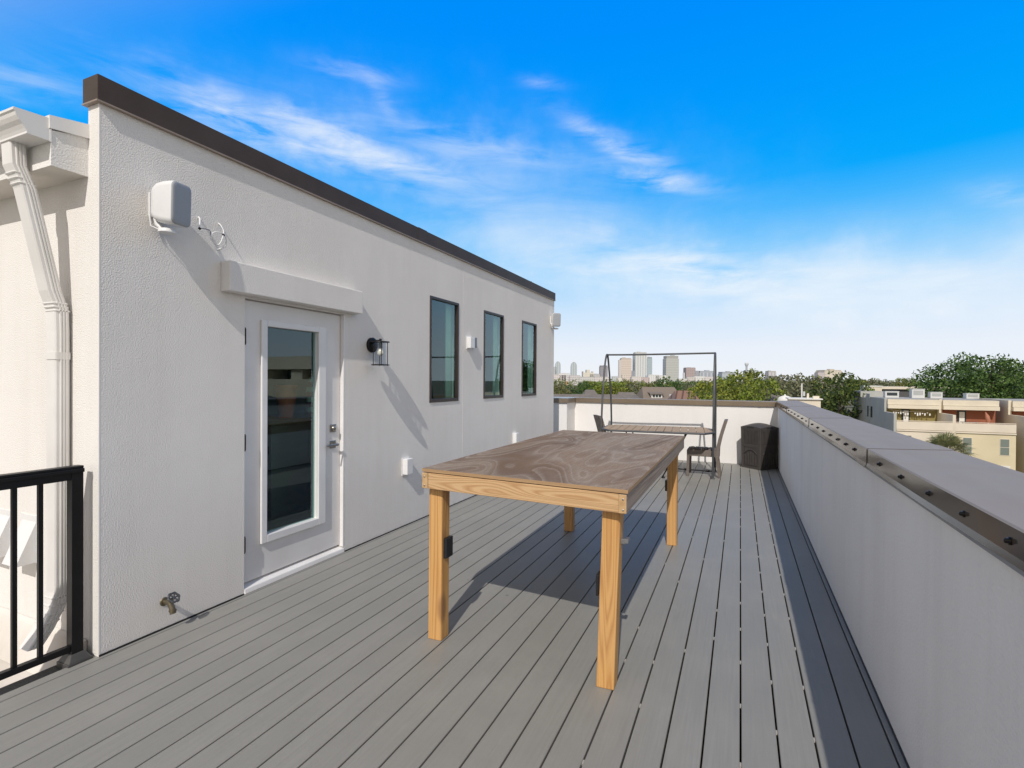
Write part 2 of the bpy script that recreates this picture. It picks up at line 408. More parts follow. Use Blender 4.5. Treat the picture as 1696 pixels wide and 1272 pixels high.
wall_panel(mb, WX, YA, YB, -.2, 2.99, [DOOR]+WINS, .13)
mb.quad((WX, YA, -.6), (WX, YA, 2.99), (-3.24, YA, 2.99), (-3.24, YA, -.6))
mb.quad((-3.24, YA, -.6), (-3.24, YA, 2.80), (-7.2, YA, 2.80), (-7.2, YA, -.6))
mb.quad((-3.24, YA, 2.80), (-3.24, YA, 2.99), (-3.24, YB, 2.99), (-3.24, YB, 2.80))
mb.quad((WX, YB, -.2), (-7.2, YB, -.2), (-7.2, YB, 2.99), (WX, YB, 2.99))
mb.quad((-7.2, YA, -.2), (-7.2, YA, 2.9), (-7.2, YB, 2.9), (-7.2, YB, -.2))
# shallow control joint, base flashing and corner bead are part of the wall
mb.box(WX, WX+.0012, 5.562, 5.566, .02, 2.97, 0)
mb.box(WX, WX+.006, YA, DOOR[0]-.005, .000, .010, 1); mb.box(WX, WX+.006, DOOR[1]+.005, YB, .0, .010, 1)
mb.box(WX-.006, WX+.0008, YA-.0008, YA+.006, .0, 2.985, 2)
wl = mb.build('wall', [M['stucco'], M['black_plastic'], M['bead']], HB)
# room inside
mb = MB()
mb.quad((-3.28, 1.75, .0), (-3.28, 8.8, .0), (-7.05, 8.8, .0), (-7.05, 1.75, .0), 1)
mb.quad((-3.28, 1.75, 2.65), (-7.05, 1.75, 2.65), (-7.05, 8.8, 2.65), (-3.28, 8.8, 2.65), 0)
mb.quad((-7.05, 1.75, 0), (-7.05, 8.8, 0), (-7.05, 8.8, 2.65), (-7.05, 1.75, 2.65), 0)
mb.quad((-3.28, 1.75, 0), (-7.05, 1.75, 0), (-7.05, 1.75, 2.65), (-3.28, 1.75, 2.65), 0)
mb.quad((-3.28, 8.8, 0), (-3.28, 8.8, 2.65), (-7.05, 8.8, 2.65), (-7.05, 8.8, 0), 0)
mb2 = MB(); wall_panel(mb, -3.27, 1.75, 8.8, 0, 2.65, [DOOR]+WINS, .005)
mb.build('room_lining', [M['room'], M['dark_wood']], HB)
# roof
mb = MB(); mb.add([(-3.24, 1.45, 2.845), (-7.2, 1.45, 2.845), (-7.2, YB, 2.93), (-3.24, YB, 2.93)], [(0, 1, 2, 3)])
rf = mb.build('roof', M['membrane'], HB)
# eave: box, drip edge, gutter, downspout
mb = MB()
mb.quad((-3.24, 1.45, 2.59), (-3.24, YA, 2.59), (-3.24, YA, 2.80), (-3.24, 1.45, 2.77), 0)
mb.quad((-3.24, 1.45, 2.59), (-3.24, 1.45, 2.77), (-7.2, 1.45, 2.77), (-7.2, 1.45, 2.59), 0)
mb.quad((-3.24, 1.45, 2.59), (-7.2, 1.45, 2.59), (-7.2, YA, 2.59), (-3.24, YA, 2.59), 1)
eave = mb.build('eave', [M['stucco_fine'], M['soffit']], HB)
mb = MB()
mb.hexa([(-7.2, 1.44, 2.775), (-3.228, 1.44, 2.775), (-3.228, YA, 2.795), (-7.2, YA, 2.795)], [(-7.2, 1.44, 2.842), (-3.232, 1.44, 2.842), (-3.232, YA, 2.872), (-7.2, YA, 2.872)])
mb.build('drip_edge', M['gutter_white'], eave)
prof = [(1.448, 2.828), (1.448, 2.712), (1.352, 2.712), (1.352, 2.722), (1.346, 2.735), (1.336, 2.752), (1.322, 2.768), (1.312, 2.785), (1.307, 2.800), (1.300, 2.806), (1.300, 2.818), (1.316, 2.818), (1.316, 2.812)]
mb = MB(); XG = -3.245
n = len(prof)
mb.add([(XG, y, z) for y, z in prof]+[(-7.2, y, z) for y, z in prof], [(k, k+1, n+k+1, n+k) for k in range(n-1)], 0)
gut = mb.build('gutter', M['gutter_white'], HB)
so = gut.modifiers.new('sheet', 'SOLIDIFY'); so.thickness = .002
mb = MB(); cap = [p for p in prof[:11]]
mb.add([(XG+.001, y, z) for y, z in cap]+[(XG+.006, y, z) for y, z in cap], [tuple(range(11)), tuple(range(11, 22))[::-1]]+[(k, (k+1) % 11, 11+(k+1) % 11, 11+k) for k in range(11)])
mb.box(XG+.006, XG+.009, 1.445, 1.452, 2.708, 2.83)
mb.build('end_cap', M['gutter_white'], gut)
def rrect(cx, cy, w, d, r=.014, nseg=4):
    o = []
    for sx, sy, a0 in ((1, 1, 0), (-1, 1, 90), (-1, -1, 180), (1, -1, 270)):
        for k in range(nseg+1):
            a = R(a0+90*k/nseg); o.append((cx+sx*(w/2-r)+r*math.cos(a), cy+sy*(d/2-r)+r*math.sin(a)))
    return o
def loft(mb, rings, mi=0, smooth=False, cap=True):
    n = len(rings[0]); vs = [v for g in rings for v in g]
    mb.add(vs, [(i*n+k, i*n+(k+1) % n, (i+1)*n+(k+1) % n, (i+1)*n+k) for i in range(len(rings)-1) for k in range(n)], mi, smooth)
    if cap: mb.add(rings[0], [tuple(range(n))[::-1]], mi); mb.add(rings[-1], [tuple(range(n))], mi)
def spout_sec(cx, cy, w, d, shift):
    """corrugated downspout section: shallow ribs on the +x face"""
    pts = []
    y0, y1, x0, x1 = cy-d/2, cy+d/2, cx-w/2, cx+w/2
    pts += [(x1-.006, y0), (x1, y0+.006)]
    for q in (.38, .58, .78):
        yy = y0+q*d
        pts += [(x1, yy-.006), (x1+.0045, yy-.003), (x1+.0045, yy+.003), (x1, yy+.006)]
    pts += [(x1, y1-.006), (x1-.006, y1), (x0+.006, y1), (x0, y1-.006), (x0, y0+.006), (x0+.006, y0)]
    return pts
mb = MB()
secs = [(-3.465, 1.392, 2.716), (-3.462, 1.396, 2.60), (-3.452, 1.435, 2.49), (-3.437, 1.535, 1.97), (-3.434, 1.566, 1.87), (-3.434, 1.569, 1.75), (-3.434, 1.569, .33), (-3.434, 1.55, .24), (-3.432, 1.50, .14), (-3.43, 1.45, .07)]
loft(mb, [[(x, y, z) for x, y in spout_sec(cx, cy, .092, .068, 0)] for cx, cy, z in secs])
ds = mb.build('downspout', M['gutter_white'], HB)
for z, cx, cy in ((2.56, -3.4605, 1.409), (2.535, -3.458, 1.418), (2.51, -3.455, 1.427), (1.905, -3.435, 1.556), (1.885, -3.435, 1.561), (1.865, -3.434, 1.567), (.30, -3.434, 1.563), (.26, -3.434, 1.555), (.22, -3.434, 1.540), (.18, -3.433, 1.52)):
    mb = MB()
    loft(mb, [[(x, y, zz) for x, y in rrect(cx, cy, .092+e, .068+e, .012)] for zz, e in ((z-.006, .002), (z-.002, .009), (z+.002, .009), (z+.006, .002))])
    mb.build('crimp', M['gutter_white'], ds)
mb = MB()
loft(mb, [[(x, y, zz) for x, y in rrect(-3.434, 1.569, .1, .076, .012)] for zz in (1.60, 1.64)])
mb.build('strap', M['gutter_white'], ds)
# coping on top of the parapet
mb = MB()
mb.box(-3.258, WX+.020, YA-.018, YB+.012, 2.976, 3.112, 0, bev=.003)
mb.box(-3.255, WX+.026, YA-.024, YB+.014, 2.968, 2.9755, 1)
for a, b in ((4.556, 4.716), (7.74, 7.775)):
    mb.box(WX+.0202, WX+.0235, a, b, 2.974, 3.1145, 0)
mb.build('coping', [M['dark_bronze'], M['lip']], HB)
# door header
mb = MB(); mb.box(WX+.0005, WX+.09, 2.318, 3.612, 2.078, 2.276, 0)
mb.build('door_header', M['stucco'], HB, bev=.006)
# door leaf
DX = WX-.036
mb = MB()
GL = (2.705, 3.205, .360, 1.885)
wall_panel(mb, DX, DOOR[0]+.004, DOOR[1]-.022, .066, 2.052, [GL], .045)
mb.quad((DX-.045, DOOR[0], .06), (DX-.045, DOOR[0], 2.06), (DX-.045, GL[0], 2.06), (DX-.045, GL[0], .06))
mb.quad((DX, DOOR[0]+.004, .066), (DX, DOOR[1]-.022, .066), (DX-.045, DOOR[1]-.022, .066), (DX-.045, DOOR[0]+.004, .066))
mb.quad((DX, DOOR[0]+.004, 2.052), (DX-.045, DOOR[0]+.004, 2.052), (DX-.045, DOOR[1]-.022, 2.052), (DX, DOOR[1]-.022, 2.052))
mb.quad((DX, DOOR[1]-.022, .066), (DX, DOOR[1]-.022, 2.052), (DX-.045, DOOR[1]-.022, 2.052), (DX-.045, DOOR[1]-.022, .066))
door = mb.build('door', M['white_paint'], HB)
tag(door, 'white door with a long glazed panel')
mb = MB()
mb.box(DX-.10, WX+.001, DOOR[1]-.016, DOOR[1]+.0005, .05, 2.06); mb.box(DX-.10, DX-.02, DOOR[0]-.001, DOOR[1], 2.054, 2.066)
mb.box(DX-.05, DX-.03, DOOR[0]-.001, DOOR[0]+.003, .05, 2.06)
mb.build('door_frame', M['white_paint'], HB)
mb = MB()
o = (2.655, 3.285, .302, 1.930)
for a, b, c, d in ((o[0], GL[0], o[2], o[3]), (GL[1], o[1], o[2], o[3]), (GL[0], GL[1], o[2], GL[2]), (GL[0], GL[1], GL[3], o[3])):
    mb.box(DX+.0005, DX+.020, a, b, c, d)
gf = mb.build('glass_frame', M['white_plastic'], door, bev=.005)
mb = MB(); mb.box(DX-.030, DX-.024, GL[0]-.003, GL[1]+.003, GL[2]-.003, GL[3]+.003)
mb.build('glass', M['glass'], door)
for z in (1.797, 1.056, .342):
    mb = MB(); mb.tube([(WX-.005, DOOR[0]+.006, z-.052), (WX-.005, DOOR[0]+.006, z+.052)], .008, 10)
    mb.tube([(WX-.005, DOOR[0]+.006, z-.06), (WX-.005, DOOR[0]+.006, z-.052)], .0055, 8); mb.tube([(WX-.005, DOOR[0]+.006, z+.052), (WX-.005, DOOR[0]+.006, z+.06)], .0055, 8)
    mb.box(DX+.0005, DX+.004, DOOR[0]+.006, DOOR[0]+.03, z-.05, z+.05)
    mb.build('hinge', M['black_metal'], door)
mb = MB(); mb.box(DX+.0005, DX+.012, 3.347, 3.412, 1.052, 1.118, bev=.003)
mb.lathe([(.021, .012), (.021, .026), (.012, .028), (.0, .028)], 20, 0, Matrix.Translation((DX, 3.379, 1.085)) @ Matrix.Rotation(PI/2, 4, 'Y'))
mb.build('deadbolt', M['nickel'], door)
mb = MB(); mb.box(DX+.0005, DX+.010, 3.347, 3.412, .915, .98, bev=.003)
mb.tube([(DX+.008, 3.38, .947), (DX+.055, 3.38, .947)], .011, 12)
mb.box(DX+.046, DX+.062, 3.262, 3.394, .938, .956, bev=.004)
mb.build('handle', M['nickel'], door)
mb = MB()
mb.hexa([(DX-.06, DOOR[0]+.001, .0), (WX+.010, DOOR[0]+.001, .0), (WX+.010, DOOR[1]-.001, .0), (DX-.06, DOOR[1]-.001, .0)],
        [(DX-.06, DOOR[0]+.001, .062), (WX+.002, DOOR[0]+.001, .036), (WX+.002, DOOR[1]-.001, .036), (DX-.06, DOOR[1]-.001, .062)])
mb.build('threshold', M['white_paint'], HB, bev=.006)
for i, (a, b, c, d) in enumerate(WINS):
    mb = MB(); fx0, fx1 = WX-.05, WX+.010; w_ = .030
    mb.box(fx0, fx1, a, b, d-w_, d); mb.box(fx0, fx1, a, b, c, c+w_*1.25)
    mb.box(fx0, fx1, a, a+w_, c+w_*1.25, d-w_); mb.box(fx0, fx1, b-w_, b, c+w_*1.25, d-w_)
    mb.box(WX-.03, WX-.006, a+w_, a+w_+.008, c+w_*1.25, d-w_); mb.box(WX-.03, WX-.006, b-w_-.008, b-w_, c+w_*1.25, d-w_)
    wn = mb.build('window', M['win_frame'], HB, bev=.003)
    mb = MB(); mb.box(WX-.020, WX-.014, a+w_, b-w_, c+w_, d-w_); mb.build('pane', M['glass'], wn)
    mb = MB(); NC = 26
    ya, yb = b-.150, b-.012
    vs = []
    for zz in (c+.005, d-.005):
        for k in range(NC+1): vs.append((WX-.095+.018*math.sin(k*1.55), ya+(yb-ya)*k/NC, zz))
    mb.add(vs, [(k, k+1, NC+1+k+1, NC+1+k) for k in range(NC)], 0, True)
    cu_ = mb.build('curtain', M['curtain'], wn); sl = cu_.modifiers.new('cloth', 'SOLIDIFY'); sl.thickness = .003
# things seen dimly through the door
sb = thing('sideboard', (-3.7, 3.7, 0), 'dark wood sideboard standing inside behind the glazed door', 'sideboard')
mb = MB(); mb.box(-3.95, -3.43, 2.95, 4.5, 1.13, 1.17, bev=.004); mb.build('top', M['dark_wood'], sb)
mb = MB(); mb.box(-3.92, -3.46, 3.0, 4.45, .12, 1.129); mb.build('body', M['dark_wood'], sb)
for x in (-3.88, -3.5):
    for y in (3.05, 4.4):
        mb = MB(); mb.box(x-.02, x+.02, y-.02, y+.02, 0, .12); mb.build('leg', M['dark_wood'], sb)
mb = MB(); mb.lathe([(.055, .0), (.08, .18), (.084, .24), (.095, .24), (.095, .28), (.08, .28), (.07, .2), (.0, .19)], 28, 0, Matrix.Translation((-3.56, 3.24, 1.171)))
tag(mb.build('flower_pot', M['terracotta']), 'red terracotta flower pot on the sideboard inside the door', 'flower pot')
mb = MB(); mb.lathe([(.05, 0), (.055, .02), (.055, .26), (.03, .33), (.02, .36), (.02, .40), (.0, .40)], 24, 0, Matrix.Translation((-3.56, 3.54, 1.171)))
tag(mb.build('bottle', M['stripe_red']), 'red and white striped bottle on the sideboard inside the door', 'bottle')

# lower roof beside the railing
mb = MB()
mb.quad((-3.19, -1.6, -.13), (-3.19, 1.58, -.13), (-7.2, 1.58, -.10), (-7.2, -1.6, -.10))
mb.hexa([(-7.2, 1.50, -.10), (-3.245, 1.50, -.128), (-3.245, 1.612, -.128), (-7.2, 1.612, -.10)], [(-7.2, 1.585, .09), (-3.245, 1.585, .06), (-3.245, 1.612, .075), (-7.2, 1.612, .105)])
mb.box(-7.2, -3.2, 1.20, 1.24, -.122, -.096)
tag(mb.build('lower_roof', M['membrane']), 'dirty white membrane roof below the black railing', 'roof')
M['grit'] = varied((.055, .055, .052), (.11, .108, .10), 160, .95)('dark_grit_strip')
mb = MB(); mb.box(-3.30, -3.18, -1.6, 1.60, -.09, -.022)
tag(mb.build('deck_edge_strip', M['grit']), 'dark gritty edge strip under the black railing', 'edge strip')

# ------------------------------------------------------------------ railing
RX = -3.212
rl = thing('railing', (RX, 1.54, 0), 'black metal railing with square balusters at the open deck edge', 'railing')
mb = MB(); mb.box(RX-.026, RX+.026, 1.516, 1.568, .012, 1.0)
post = mb.build('post', M['black_metal'], rl, bev=.002)
mb = MB(); b_ = .056; t_ = .031
mb.box(RX-b_, RX+b_, 1.542-b_, 1.542+b_, -.021, .012)
mb.hexa([(RX-b_+.004, 1.542-b_+.004, .012), (RX+b_-.004, 1.542-b_+.004, .012), (RX+b_-.004, 1.542+b_-.004, .012), (RX-b_+.004, 1.542+b_-.004, .012)],
        [(RX-t_, 1.542-t_, .05), (RX+t_, 1.542-t_, .05), (RX+t_, 1.542+t_, .05), (RX-t_, 1.542+t_, .05)])
M['base_metal'] = varied((.05, .05, .05), (.075, .073, .07), 9, .45)('dusty_black_metal')
mb.build('post_base', M['base_metal'], post, bev=.002)
mb = MB(); mb.box(RX-.022, RX+.022, -1.6, 1.516, .965, 1.0); mb.box(RX-.03, RX+.03, -1.6, 1.572, 1.0, 1.022, bev=.004); mb.box(RX-.026, RX+.026, -1.6, 1.57, 1.022, 1.036, bev=.004)
mb.build('top_rail', M['black_metal'], rl)
mb = MB(); mb.box(RX-.016, RX+.016, -1.6, 1.516, .060, .092); mb.build('bottom_rail', M['black_metal'], rl, bev=.002)
for k in range(28):
    y = 1.393-.102*k
    mb = MB(); mb.box(RX-.0095, RX+.0095, y-.0095, y+.0095, .092, .966); mb.build('baluster', M['black_metal'], rl)

# ------------------------------------------------------------------ parapets
PW = thing('parapet_wall', (.76, 5, 0), 'long white stucco parapet with bronze metal coping along the deck side', 'wall')
mb = MB()
mb.quad((PX, DY0, -.03), (PX, 10.62, -.03), (PX, 10.62, 1.10), (PX, DY0, 1.10))
mb.quad((.90, DY0, GROUND), (.90, DY0, 1.10), (.90, 10.62, 1.10), (.90, 10.62, GROUND))
mb.quad((PX, DY0, -.03), (PX, DY0, 1.10), (.90, DY0, 1.10), (.90, DY0, -.03))
mb.quad((PX, DY0, 1.10), (PX, 10.62, 1.10), (.90, 10.62, 1.10), (.90, DY0, 1.10))
mb.box(PX-.004, PX, DY0, BY, .0, .014, 1)
mb.build('wall', [M['stucco_fine'], M['black_plastic']], PW)
def coping_strip(mb, xa, xb, ya, yb, z0, z1, lip=True):
    """folded sheet: inner face, top, outer face, with slightly wavy lower edge"""
    n = max(2, int((yb-ya)/.12)); rr = random.Random(int(ya*100))
    rows = []
    for i in range(n+1):
        y = ya+(yb-ya)*i/n; w = math.sin(y*2.1)*.004+math.sin(y*5.3)*.002
        e = w*.6
        rows.append([(xa-.006+e, y, z0), (xa+e*.6, y, z0+.018), (xa, y, z1-.005), (xa+.005, y, z1), (xb-.005, y, z1+.012), (xb, y, z1+.007), (xb, y, z0)])
    for k, mi in ((0, 0), (1, 0), (2, 1), (3, 1), (4, 1), (5, 0)):
        vs = [r[k] for r in rows]+[r[k+1] for r in rows]
        mb.add(vs, [(i, n+1+i, n+2+i, i+1) for i in range(n)], mi, k in (0, 1, 3))
    mb.add([rows[0][k] for k in range(7)], [tuple(range(7))], 0); mb.add([rows[-1][k] for k in range(7)], [tuple(range(7))[::-1]], 0)
CX0, CX1, CZ0, CZ1 = .580, .925, 1.085, 1.172
mb = MB()
cuts = [DY0, 3.055, 5.42, 7.9, 10.22]
for a, b in zip(cuts[:-1], cuts[1:]): coping_strip(mb, CX0, CX1, a, b, CZ0, CZ1)
for c in cuts[1:-1]:
    coping_strip(mb, CX0-.003, CX1+.003, c+.004, c+.26, CZ0+.002, CZ1+.002) if c > 3.1 else coping_strip(mb, CX0-.003, CX1+.003, c, c+.22, CZ0-.004, CZ1+.002)
ys = [1.30, 1.57, 1.84, 2.13, 2.46, 2.80, 3.36, 3.62, 3.9, 4.2, 4.52, 4.84, 5.2, 5.62, 6.0, 6.4, 6.8, 7.2, 7.6, 8.05, 8.5, 8.95, 9.4, 9.8]
for y in ys:
    mb.lathe([(.0095, 0), (.0095, .003), (.006, .004), (.006, .010), (.0, .012)], 10, 2, Matrix.Translation((CX0-.0005, y, 1.132)) @ Matrix.Rotation(-PI/2, 4, 'Y'))
# gasket bead under the drip
mb.box(CX0+.006, PX+.002, DY0, 10.2, 1.066, 1.0845, 3)
M['caulk'] = varied((.22, .23, .25), (.30, .31, .33), 3, .6)('grey_flashing')
mb.build('coping', [M['bronze'], M['bronze_lit_top'], M['screw'], M['caulk']], PW)

BW = thing('back_parapet', (-1.3, 10.45, 0), 'sunlit white parapet with bronze coping closing the far end of the deck', 'wall')
mb = MB()
mb.quad((-3.14, BY, -.03), (PX, BY, -.03), (PX, BY, 1.10), (-3.14, BY, 1.10))
mb.quad((-3.14, 9.75, -.03), (-3.14, BY, -.03), (-3.14, BY, 1.10), (-3.14, 9.75, 1.10))
mb.quad((-7.0, 9.75, -.03), (-3.14, 9.75, -.03), (-3.14, 9.75, 1.10), (-7.0, 9.75, 1.10))
mb.quad((-7.0, 10.58, GROUND), (-7.0, 10.58, 1.10), (.90, 10.58, 1.10), (.90, 10.58, GROUND))
mb.quad((-7.0, 9.75, 1.10), (-3.14, 9.75, 1.10), (-3.14, 10.58, 1.10), (-7.0, 10.58, 1.10)); mb.quad((-3.14, BY, 1.10), (PX, BY, 1.10), (PX, 10.58, 1.10), (-3.14, 10.58, 1.10))
mb.build('wall', M['stucco_back'], BW)
mb = MB()
mb.box(-3.108, CX1, BY-.032, BY+.325, 1.062, 1.1500, 0, bev=.003)
mb.box(-7.0, -3.1085, 9.72, 10.6, 1.062, 1.1520, 0, bev=.003)
mb.box(-3.1075, CX1+.001, BY-.030, BY+.327, 1.1505, 1.1535, 1)
mb.box(-6.9, -3.112, 9.724, 10.59, 1.1525, 1.1565, 2)
for x in (-2.1, .3): mb.box(x, x+.05, BY-.0335, BY+.32, 1.060, 1.1550, 0)
M['bronze_tan'] = varied((.235, .185, .130), (.20, .155, .11), 3, .35, .2, 2, .006)('tan_bronze_face')
M['dark_membrane'] = varied((.035, .045, .06), (.06, .07, .085), 1.5, .2)('dark_roof_membrane')
mb.build('coping', [M['bronze_tan'], M['bronze_lit_top'], M['dark_membrane']], BW)

# ------------------------------------------------------------------ things on the house wall
def speaker(name, loc, phi, pitch, label, group, roll=0):
    root = thing(name, loc, label, 'speaker', group)
    mt = rotm(loc, phi, roll, pitch)
    # local: +x is the front
    W_, H_, D_ = .146, .245, .145
    rings = []
    for fx, s_, r_ in ((-.55, .70, .34), (-.5, .78, .32), (-.32, .90, .28), (.0, .975, .25), (.36, 1., .22), (.46, .985, .22)):
        w, h = W_*s_, H_*s_; rr_ = r_*W_*s_
        rings.append([mt @ Vector((D_*fx, y, z)) for y, z in rrect(0, 0, w, h, rr_, 6)])
    mb = MB(); loft(mb, rings, 0, True); mb.build('body', M['white_plastic'], root)
    mb = MB(); rings = []
    for fx, s_ in ((.462, .975), (.50, .965), (.525, .90), (.535, .75)):
        rings.append([mt @ Vector((D_*fx, y, z)) for y, z in rrect(0, 0, W_*s_, H_*s_, .22*W_*s_, 6)])
    loft(mb, rings, 0, True); mb.build('grille', M['grille'], root)
    mb = MB()
    bx = WX
    mb.box(bx, bx+.014, loc[1]-.062, loc[1]+.03, loc[2]-.075, loc[2]+.065, bev=.004)
    a = mt @ Vector((-.03, 0, -.127))
    mb.tube([(bx+.012, loc[1]-.03, loc[2]-.06), (bx+.03, loc[1]-.03, loc[2]-.115), (a.x-.01, a.y, loc[2]-.15), (a.x+.02, a.y, loc[2]-.15)], .014, 10)
    mb.lathe([(.045, -.012), (.045, .006), (.02, .014), (.0, .014)], 20, 0, Matrix.Translation((a.x+.015, a.y, loc[2]-.152)))
    mb.tube([(bx+.012, loc[1]-.06, loc[2]-.065), (bx+.02, loc[1]-.06, loc[2]-.13), (bx+.055, loc[1]-.02, loc[2]-.152), (bx+.09, loc[1]-.01, loc[2]-.14)], .004, 8)
    mb.build('bracket', M['white_plastic'], root)
    return root
speaker('wall_speaker', (-3.035, 1.925, 2.512), R(16), R(4), 'white wall speaker above the door side near the downspout, grille turned away', 'outdoor wall speakers', R(3))
speaker('wall_speaker', (-3.055, 8.80, 2.60), R(-55), R(4), 'white wall speaker at the far end of the house wall', 'outdoor wall speakers')
# cable loop
def arc(cx, cz, r, a0, a1, y0, n=20, sq=1.0, x=WX+.03):
    return [(x, y0+r*math.cos(R(a0+(a1-a0)*k/n))*sq+cx, cz+r*math.sin(R(a0+(a1-a0)*k/n))) for k in range(n+1)]
cb = thing('speaker_cable', (WX, 2.25, 2.40), 'loose white cable ends looped on the wall above the door', 'cable')
def wpt(px, py, off=.025):
    d = cf + cr*((px-848)/850.54) - cu*((py-635.3)/850.54); t = (WX+off-CAM.x)/d.x; return CAM+d*t
def curve(pts, sub=6):
    pts = [Vector(p) for p in pts]; out = []
    for i in range(len(pts)-1):
        p0, p1, p2, p3 = pts[max(i-1, 0)], pts[i], pts[i+1], pts[min(i+2, len(pts)-1)]
        for k in range(sub):
            t = k/sub
            out.append(.5*((2*p1)+(-p0+p2)*t+(2*p0-5*p1+4*p2-p3)*t*t+(-p0+3*p1-3*p2+p3)*t**3))
    return out+[pts[-1]]
mb = MB()
mb.tube(curve([wpt(329, 359, 0), wpt(331, 362, .02), wpt(331, 369, .035), wpt(330, 377, .05)]), .0055, 8)
mb.tube(curve([wpt(330, 378, .05), wpt(338, 378, .05), wpt(348, 382, .045), wpt(350, 395, .04), wpt(357, 404, .04), wpt(364, 404, .035)]), .003, 6, 1)
mb.tube(curve([wpt(362, 369, 0), wpt(366, 373, .03), wpt(370, 381, .045), wpt(370, 388, .05), wpt(366, 400, .05), wpt(361, 405, .045), wpt(353, 400, .04), wpt(349, 392, .04), wpt(353, 385, .045), wpt(362, 384, .05), wpt(371, 388, .05), wpt(375, 398, .045), wpt(373, 407, .035), wpt(366, 411, .02), wpt(358, 413, .01)]), .0042, 8)
mb.tube([wpt(329, 376, .05), wpt(332, 379, .05)], .0075, 8, 2); mb.tube([wpt(368.5, 387, .05), wpt(371.5, 389.5, .05)], .0065, 8, 2)
mb.build('cable', [M['white_plastic'], M['grey_steel'], M['black_plastic']], cb)
# wall lamp
LY, LZ = 3.835, 1.822
lp = thing('wall_lamp', (WX, LY, LZ), 'black cylinder wall lantern with clear glass and bulb beside the door', 'lamp')
mb = MB(); mb.lathe([(.0695, 0), (.0695, .018), (.062, .026), (.0, .026)], 32, 0, Matrix.Translation((WX, LY, LZ)) @ Matrix.Rotation(PI/2, 4, 'Y'))
mb.build('backplate', M['black_metal'], lp)
AX = WX+.115; AYY = LY-.012
mb = MB(); mb.tube([(WX+.02, LY, LZ+.038), (AX, AYY, LZ+.038)], .009, 10); mb.tube([(AX, AYY, LZ+.03), (AX, AYY, LZ+.055)], .012, 12)
mb.build('arm', M['black_metal'], lp)
mb = MB(); TZ, BZ = LZ+.026, LZ-.185
mb.lathe([(.082, TZ-.004), (.082, TZ+.004), (.0, TZ+.005)], 36, 0, Matrix.Translation((AX, AYY, 0)))
mb.lathe([(.0, TZ-.0045), (.082, TZ-.004)], 36, 0, Matrix.Translation((AX, AYY, 0)))
mb.lathe([(.052, BZ-.004), (.082, BZ-.004), (.082, BZ+.004), (.052, BZ+.004), (.052, BZ-.004)], 36, 0, Matrix.Translation((AX, AYY, 0)))
for k in range(4):
    a = R(45+90*k); mb.tube([(AX+.064*math.cos(a), AYY+.064*math.sin(a), BZ-.008), (AX+.064*math.cos(a), AYY+.064*math.sin(a), TZ+.008)], .0035, 8)
mb.build('cage', M['black_metal'], lp)
mb = MB(); mb.lathe([(.052, BZ+.006), (.052, TZ-.006)], 32, 0, Matrix.Translation((AX, AYY, 0))); mb.build('lamp_glass', M['lamp_glass'], lp)
mb = MB(); mb.lathe([(.018, TZ-.005), (.018, TZ-.055), (.0, TZ-.055)], 18, 0, Matrix.Translation((AX, AYY, 0))); mb.build('socket', M['grey_steel'], lp)
M['bulb'] = varied((.80, .78, .66), (.72, .68, .50), 30, .15)('bulb_glass')
mb = MB(); mb.lathe([(.012, TZ-.056), (.016, TZ-.066), (.028, TZ-.09), (.029, TZ-.105), (.022, TZ-.122), (.0, TZ-.132)], 20, 0, Matrix.Translation((AX, AYY, 0))); mb.build('bulb', M['bulb'], lp)
# boxes on the wall
def wall_box(y0, y1, z0, z1, d, label, flap=False):
    o = thing('outlet_box', (WX, (y0+y1)/2, z0), label, 'outlet box', 'white boxes on the house wall')
    mb = MB(); mb.box(WX, WX+d, y0, y1, z0, z1, bev=.006); mb.build('cover', M['white_plastic'], o)
    mb = MB(); mb.box(WX, WX+.008, y0-.012, y1+.012, z0-.014, z1+.012, bev=.003); mb.build('base', M['white_plastic'], o)
    if flap:
        mb = MB(); mb.box(WX, WX+.05, y1+.012, y1+.075, z0+.012, z1+.0, bev=.004); mb.build('side_unit', M['grey_steel'], o)
    return o
wall_box(4.325, 4.425, .535, .695, .062, 'white outlet box low on the wall between door and table')
wall_box(7.105, 7.215, .545, .705, .06, 'white outlet box low on the wall beyond the table')
wall_box(5.655, 5.765, 1.905, 2.045, .06, 'white box with a grey side unit between two narrow windows', True)
# hose faucet
fc = thing('hose_faucet', (WX, 1.958, .16), 'brass hose faucet with a grey hand wheel low on the wall', 'faucet')
mb = MB(); mb.lathe([(.026, 0), (.026, .003), (.018, .006), (.0, .006)], 20, 0, Matrix.Translation((WX, 1.958, .165)) @ Matrix.Rotation(PI/2, 4, 'Y'))
mb.build('flange', M['brass'], fc)
mb = MB(); mb.tube([(WX+.006, 1.958, .165), (WX+.06, 1.958, .165)], .014, 12); mb.tube([(WX+.05, 1.958, .168), (WX+.066, 1.962, .14), (WX+.072, 1.965, .105)], [.016, .017, .018], 12)
mb.tube([(WX+.07, 1.964, .125), (WX+.0705, 1.964, .119)], .021, 12); mb.tube([(WX+.052, 1.958, .17), (WX+.085, 1.958, .20)], .010, 10)
mb.build('spout', M['brass'], fc)
mb = MB(); ctr = Vector((WX+.09, 1.958, .205)); ax = Vector((.75, 0, .66)); e1 = Vector((0, 1, 0)); e2 = ax.cross(e1).normalized()
mb.tube([ctr+(e1*math.cos(2*PI*k/24)+e2*math.sin(2*PI*k/24))*(.029+.003*math.cos(6*2*PI*k/24)) for k in range(25)], .006, 8, cap=False)
for k in range(3):
    v = (e1*math.cos(PI*k/3)+e2*math.sin(PI*k/3))*.028; mb.tube([ctr-v, ctr+v], .0045, 6)
mb.build('hand_wheel', M['frame_metal'], fc)
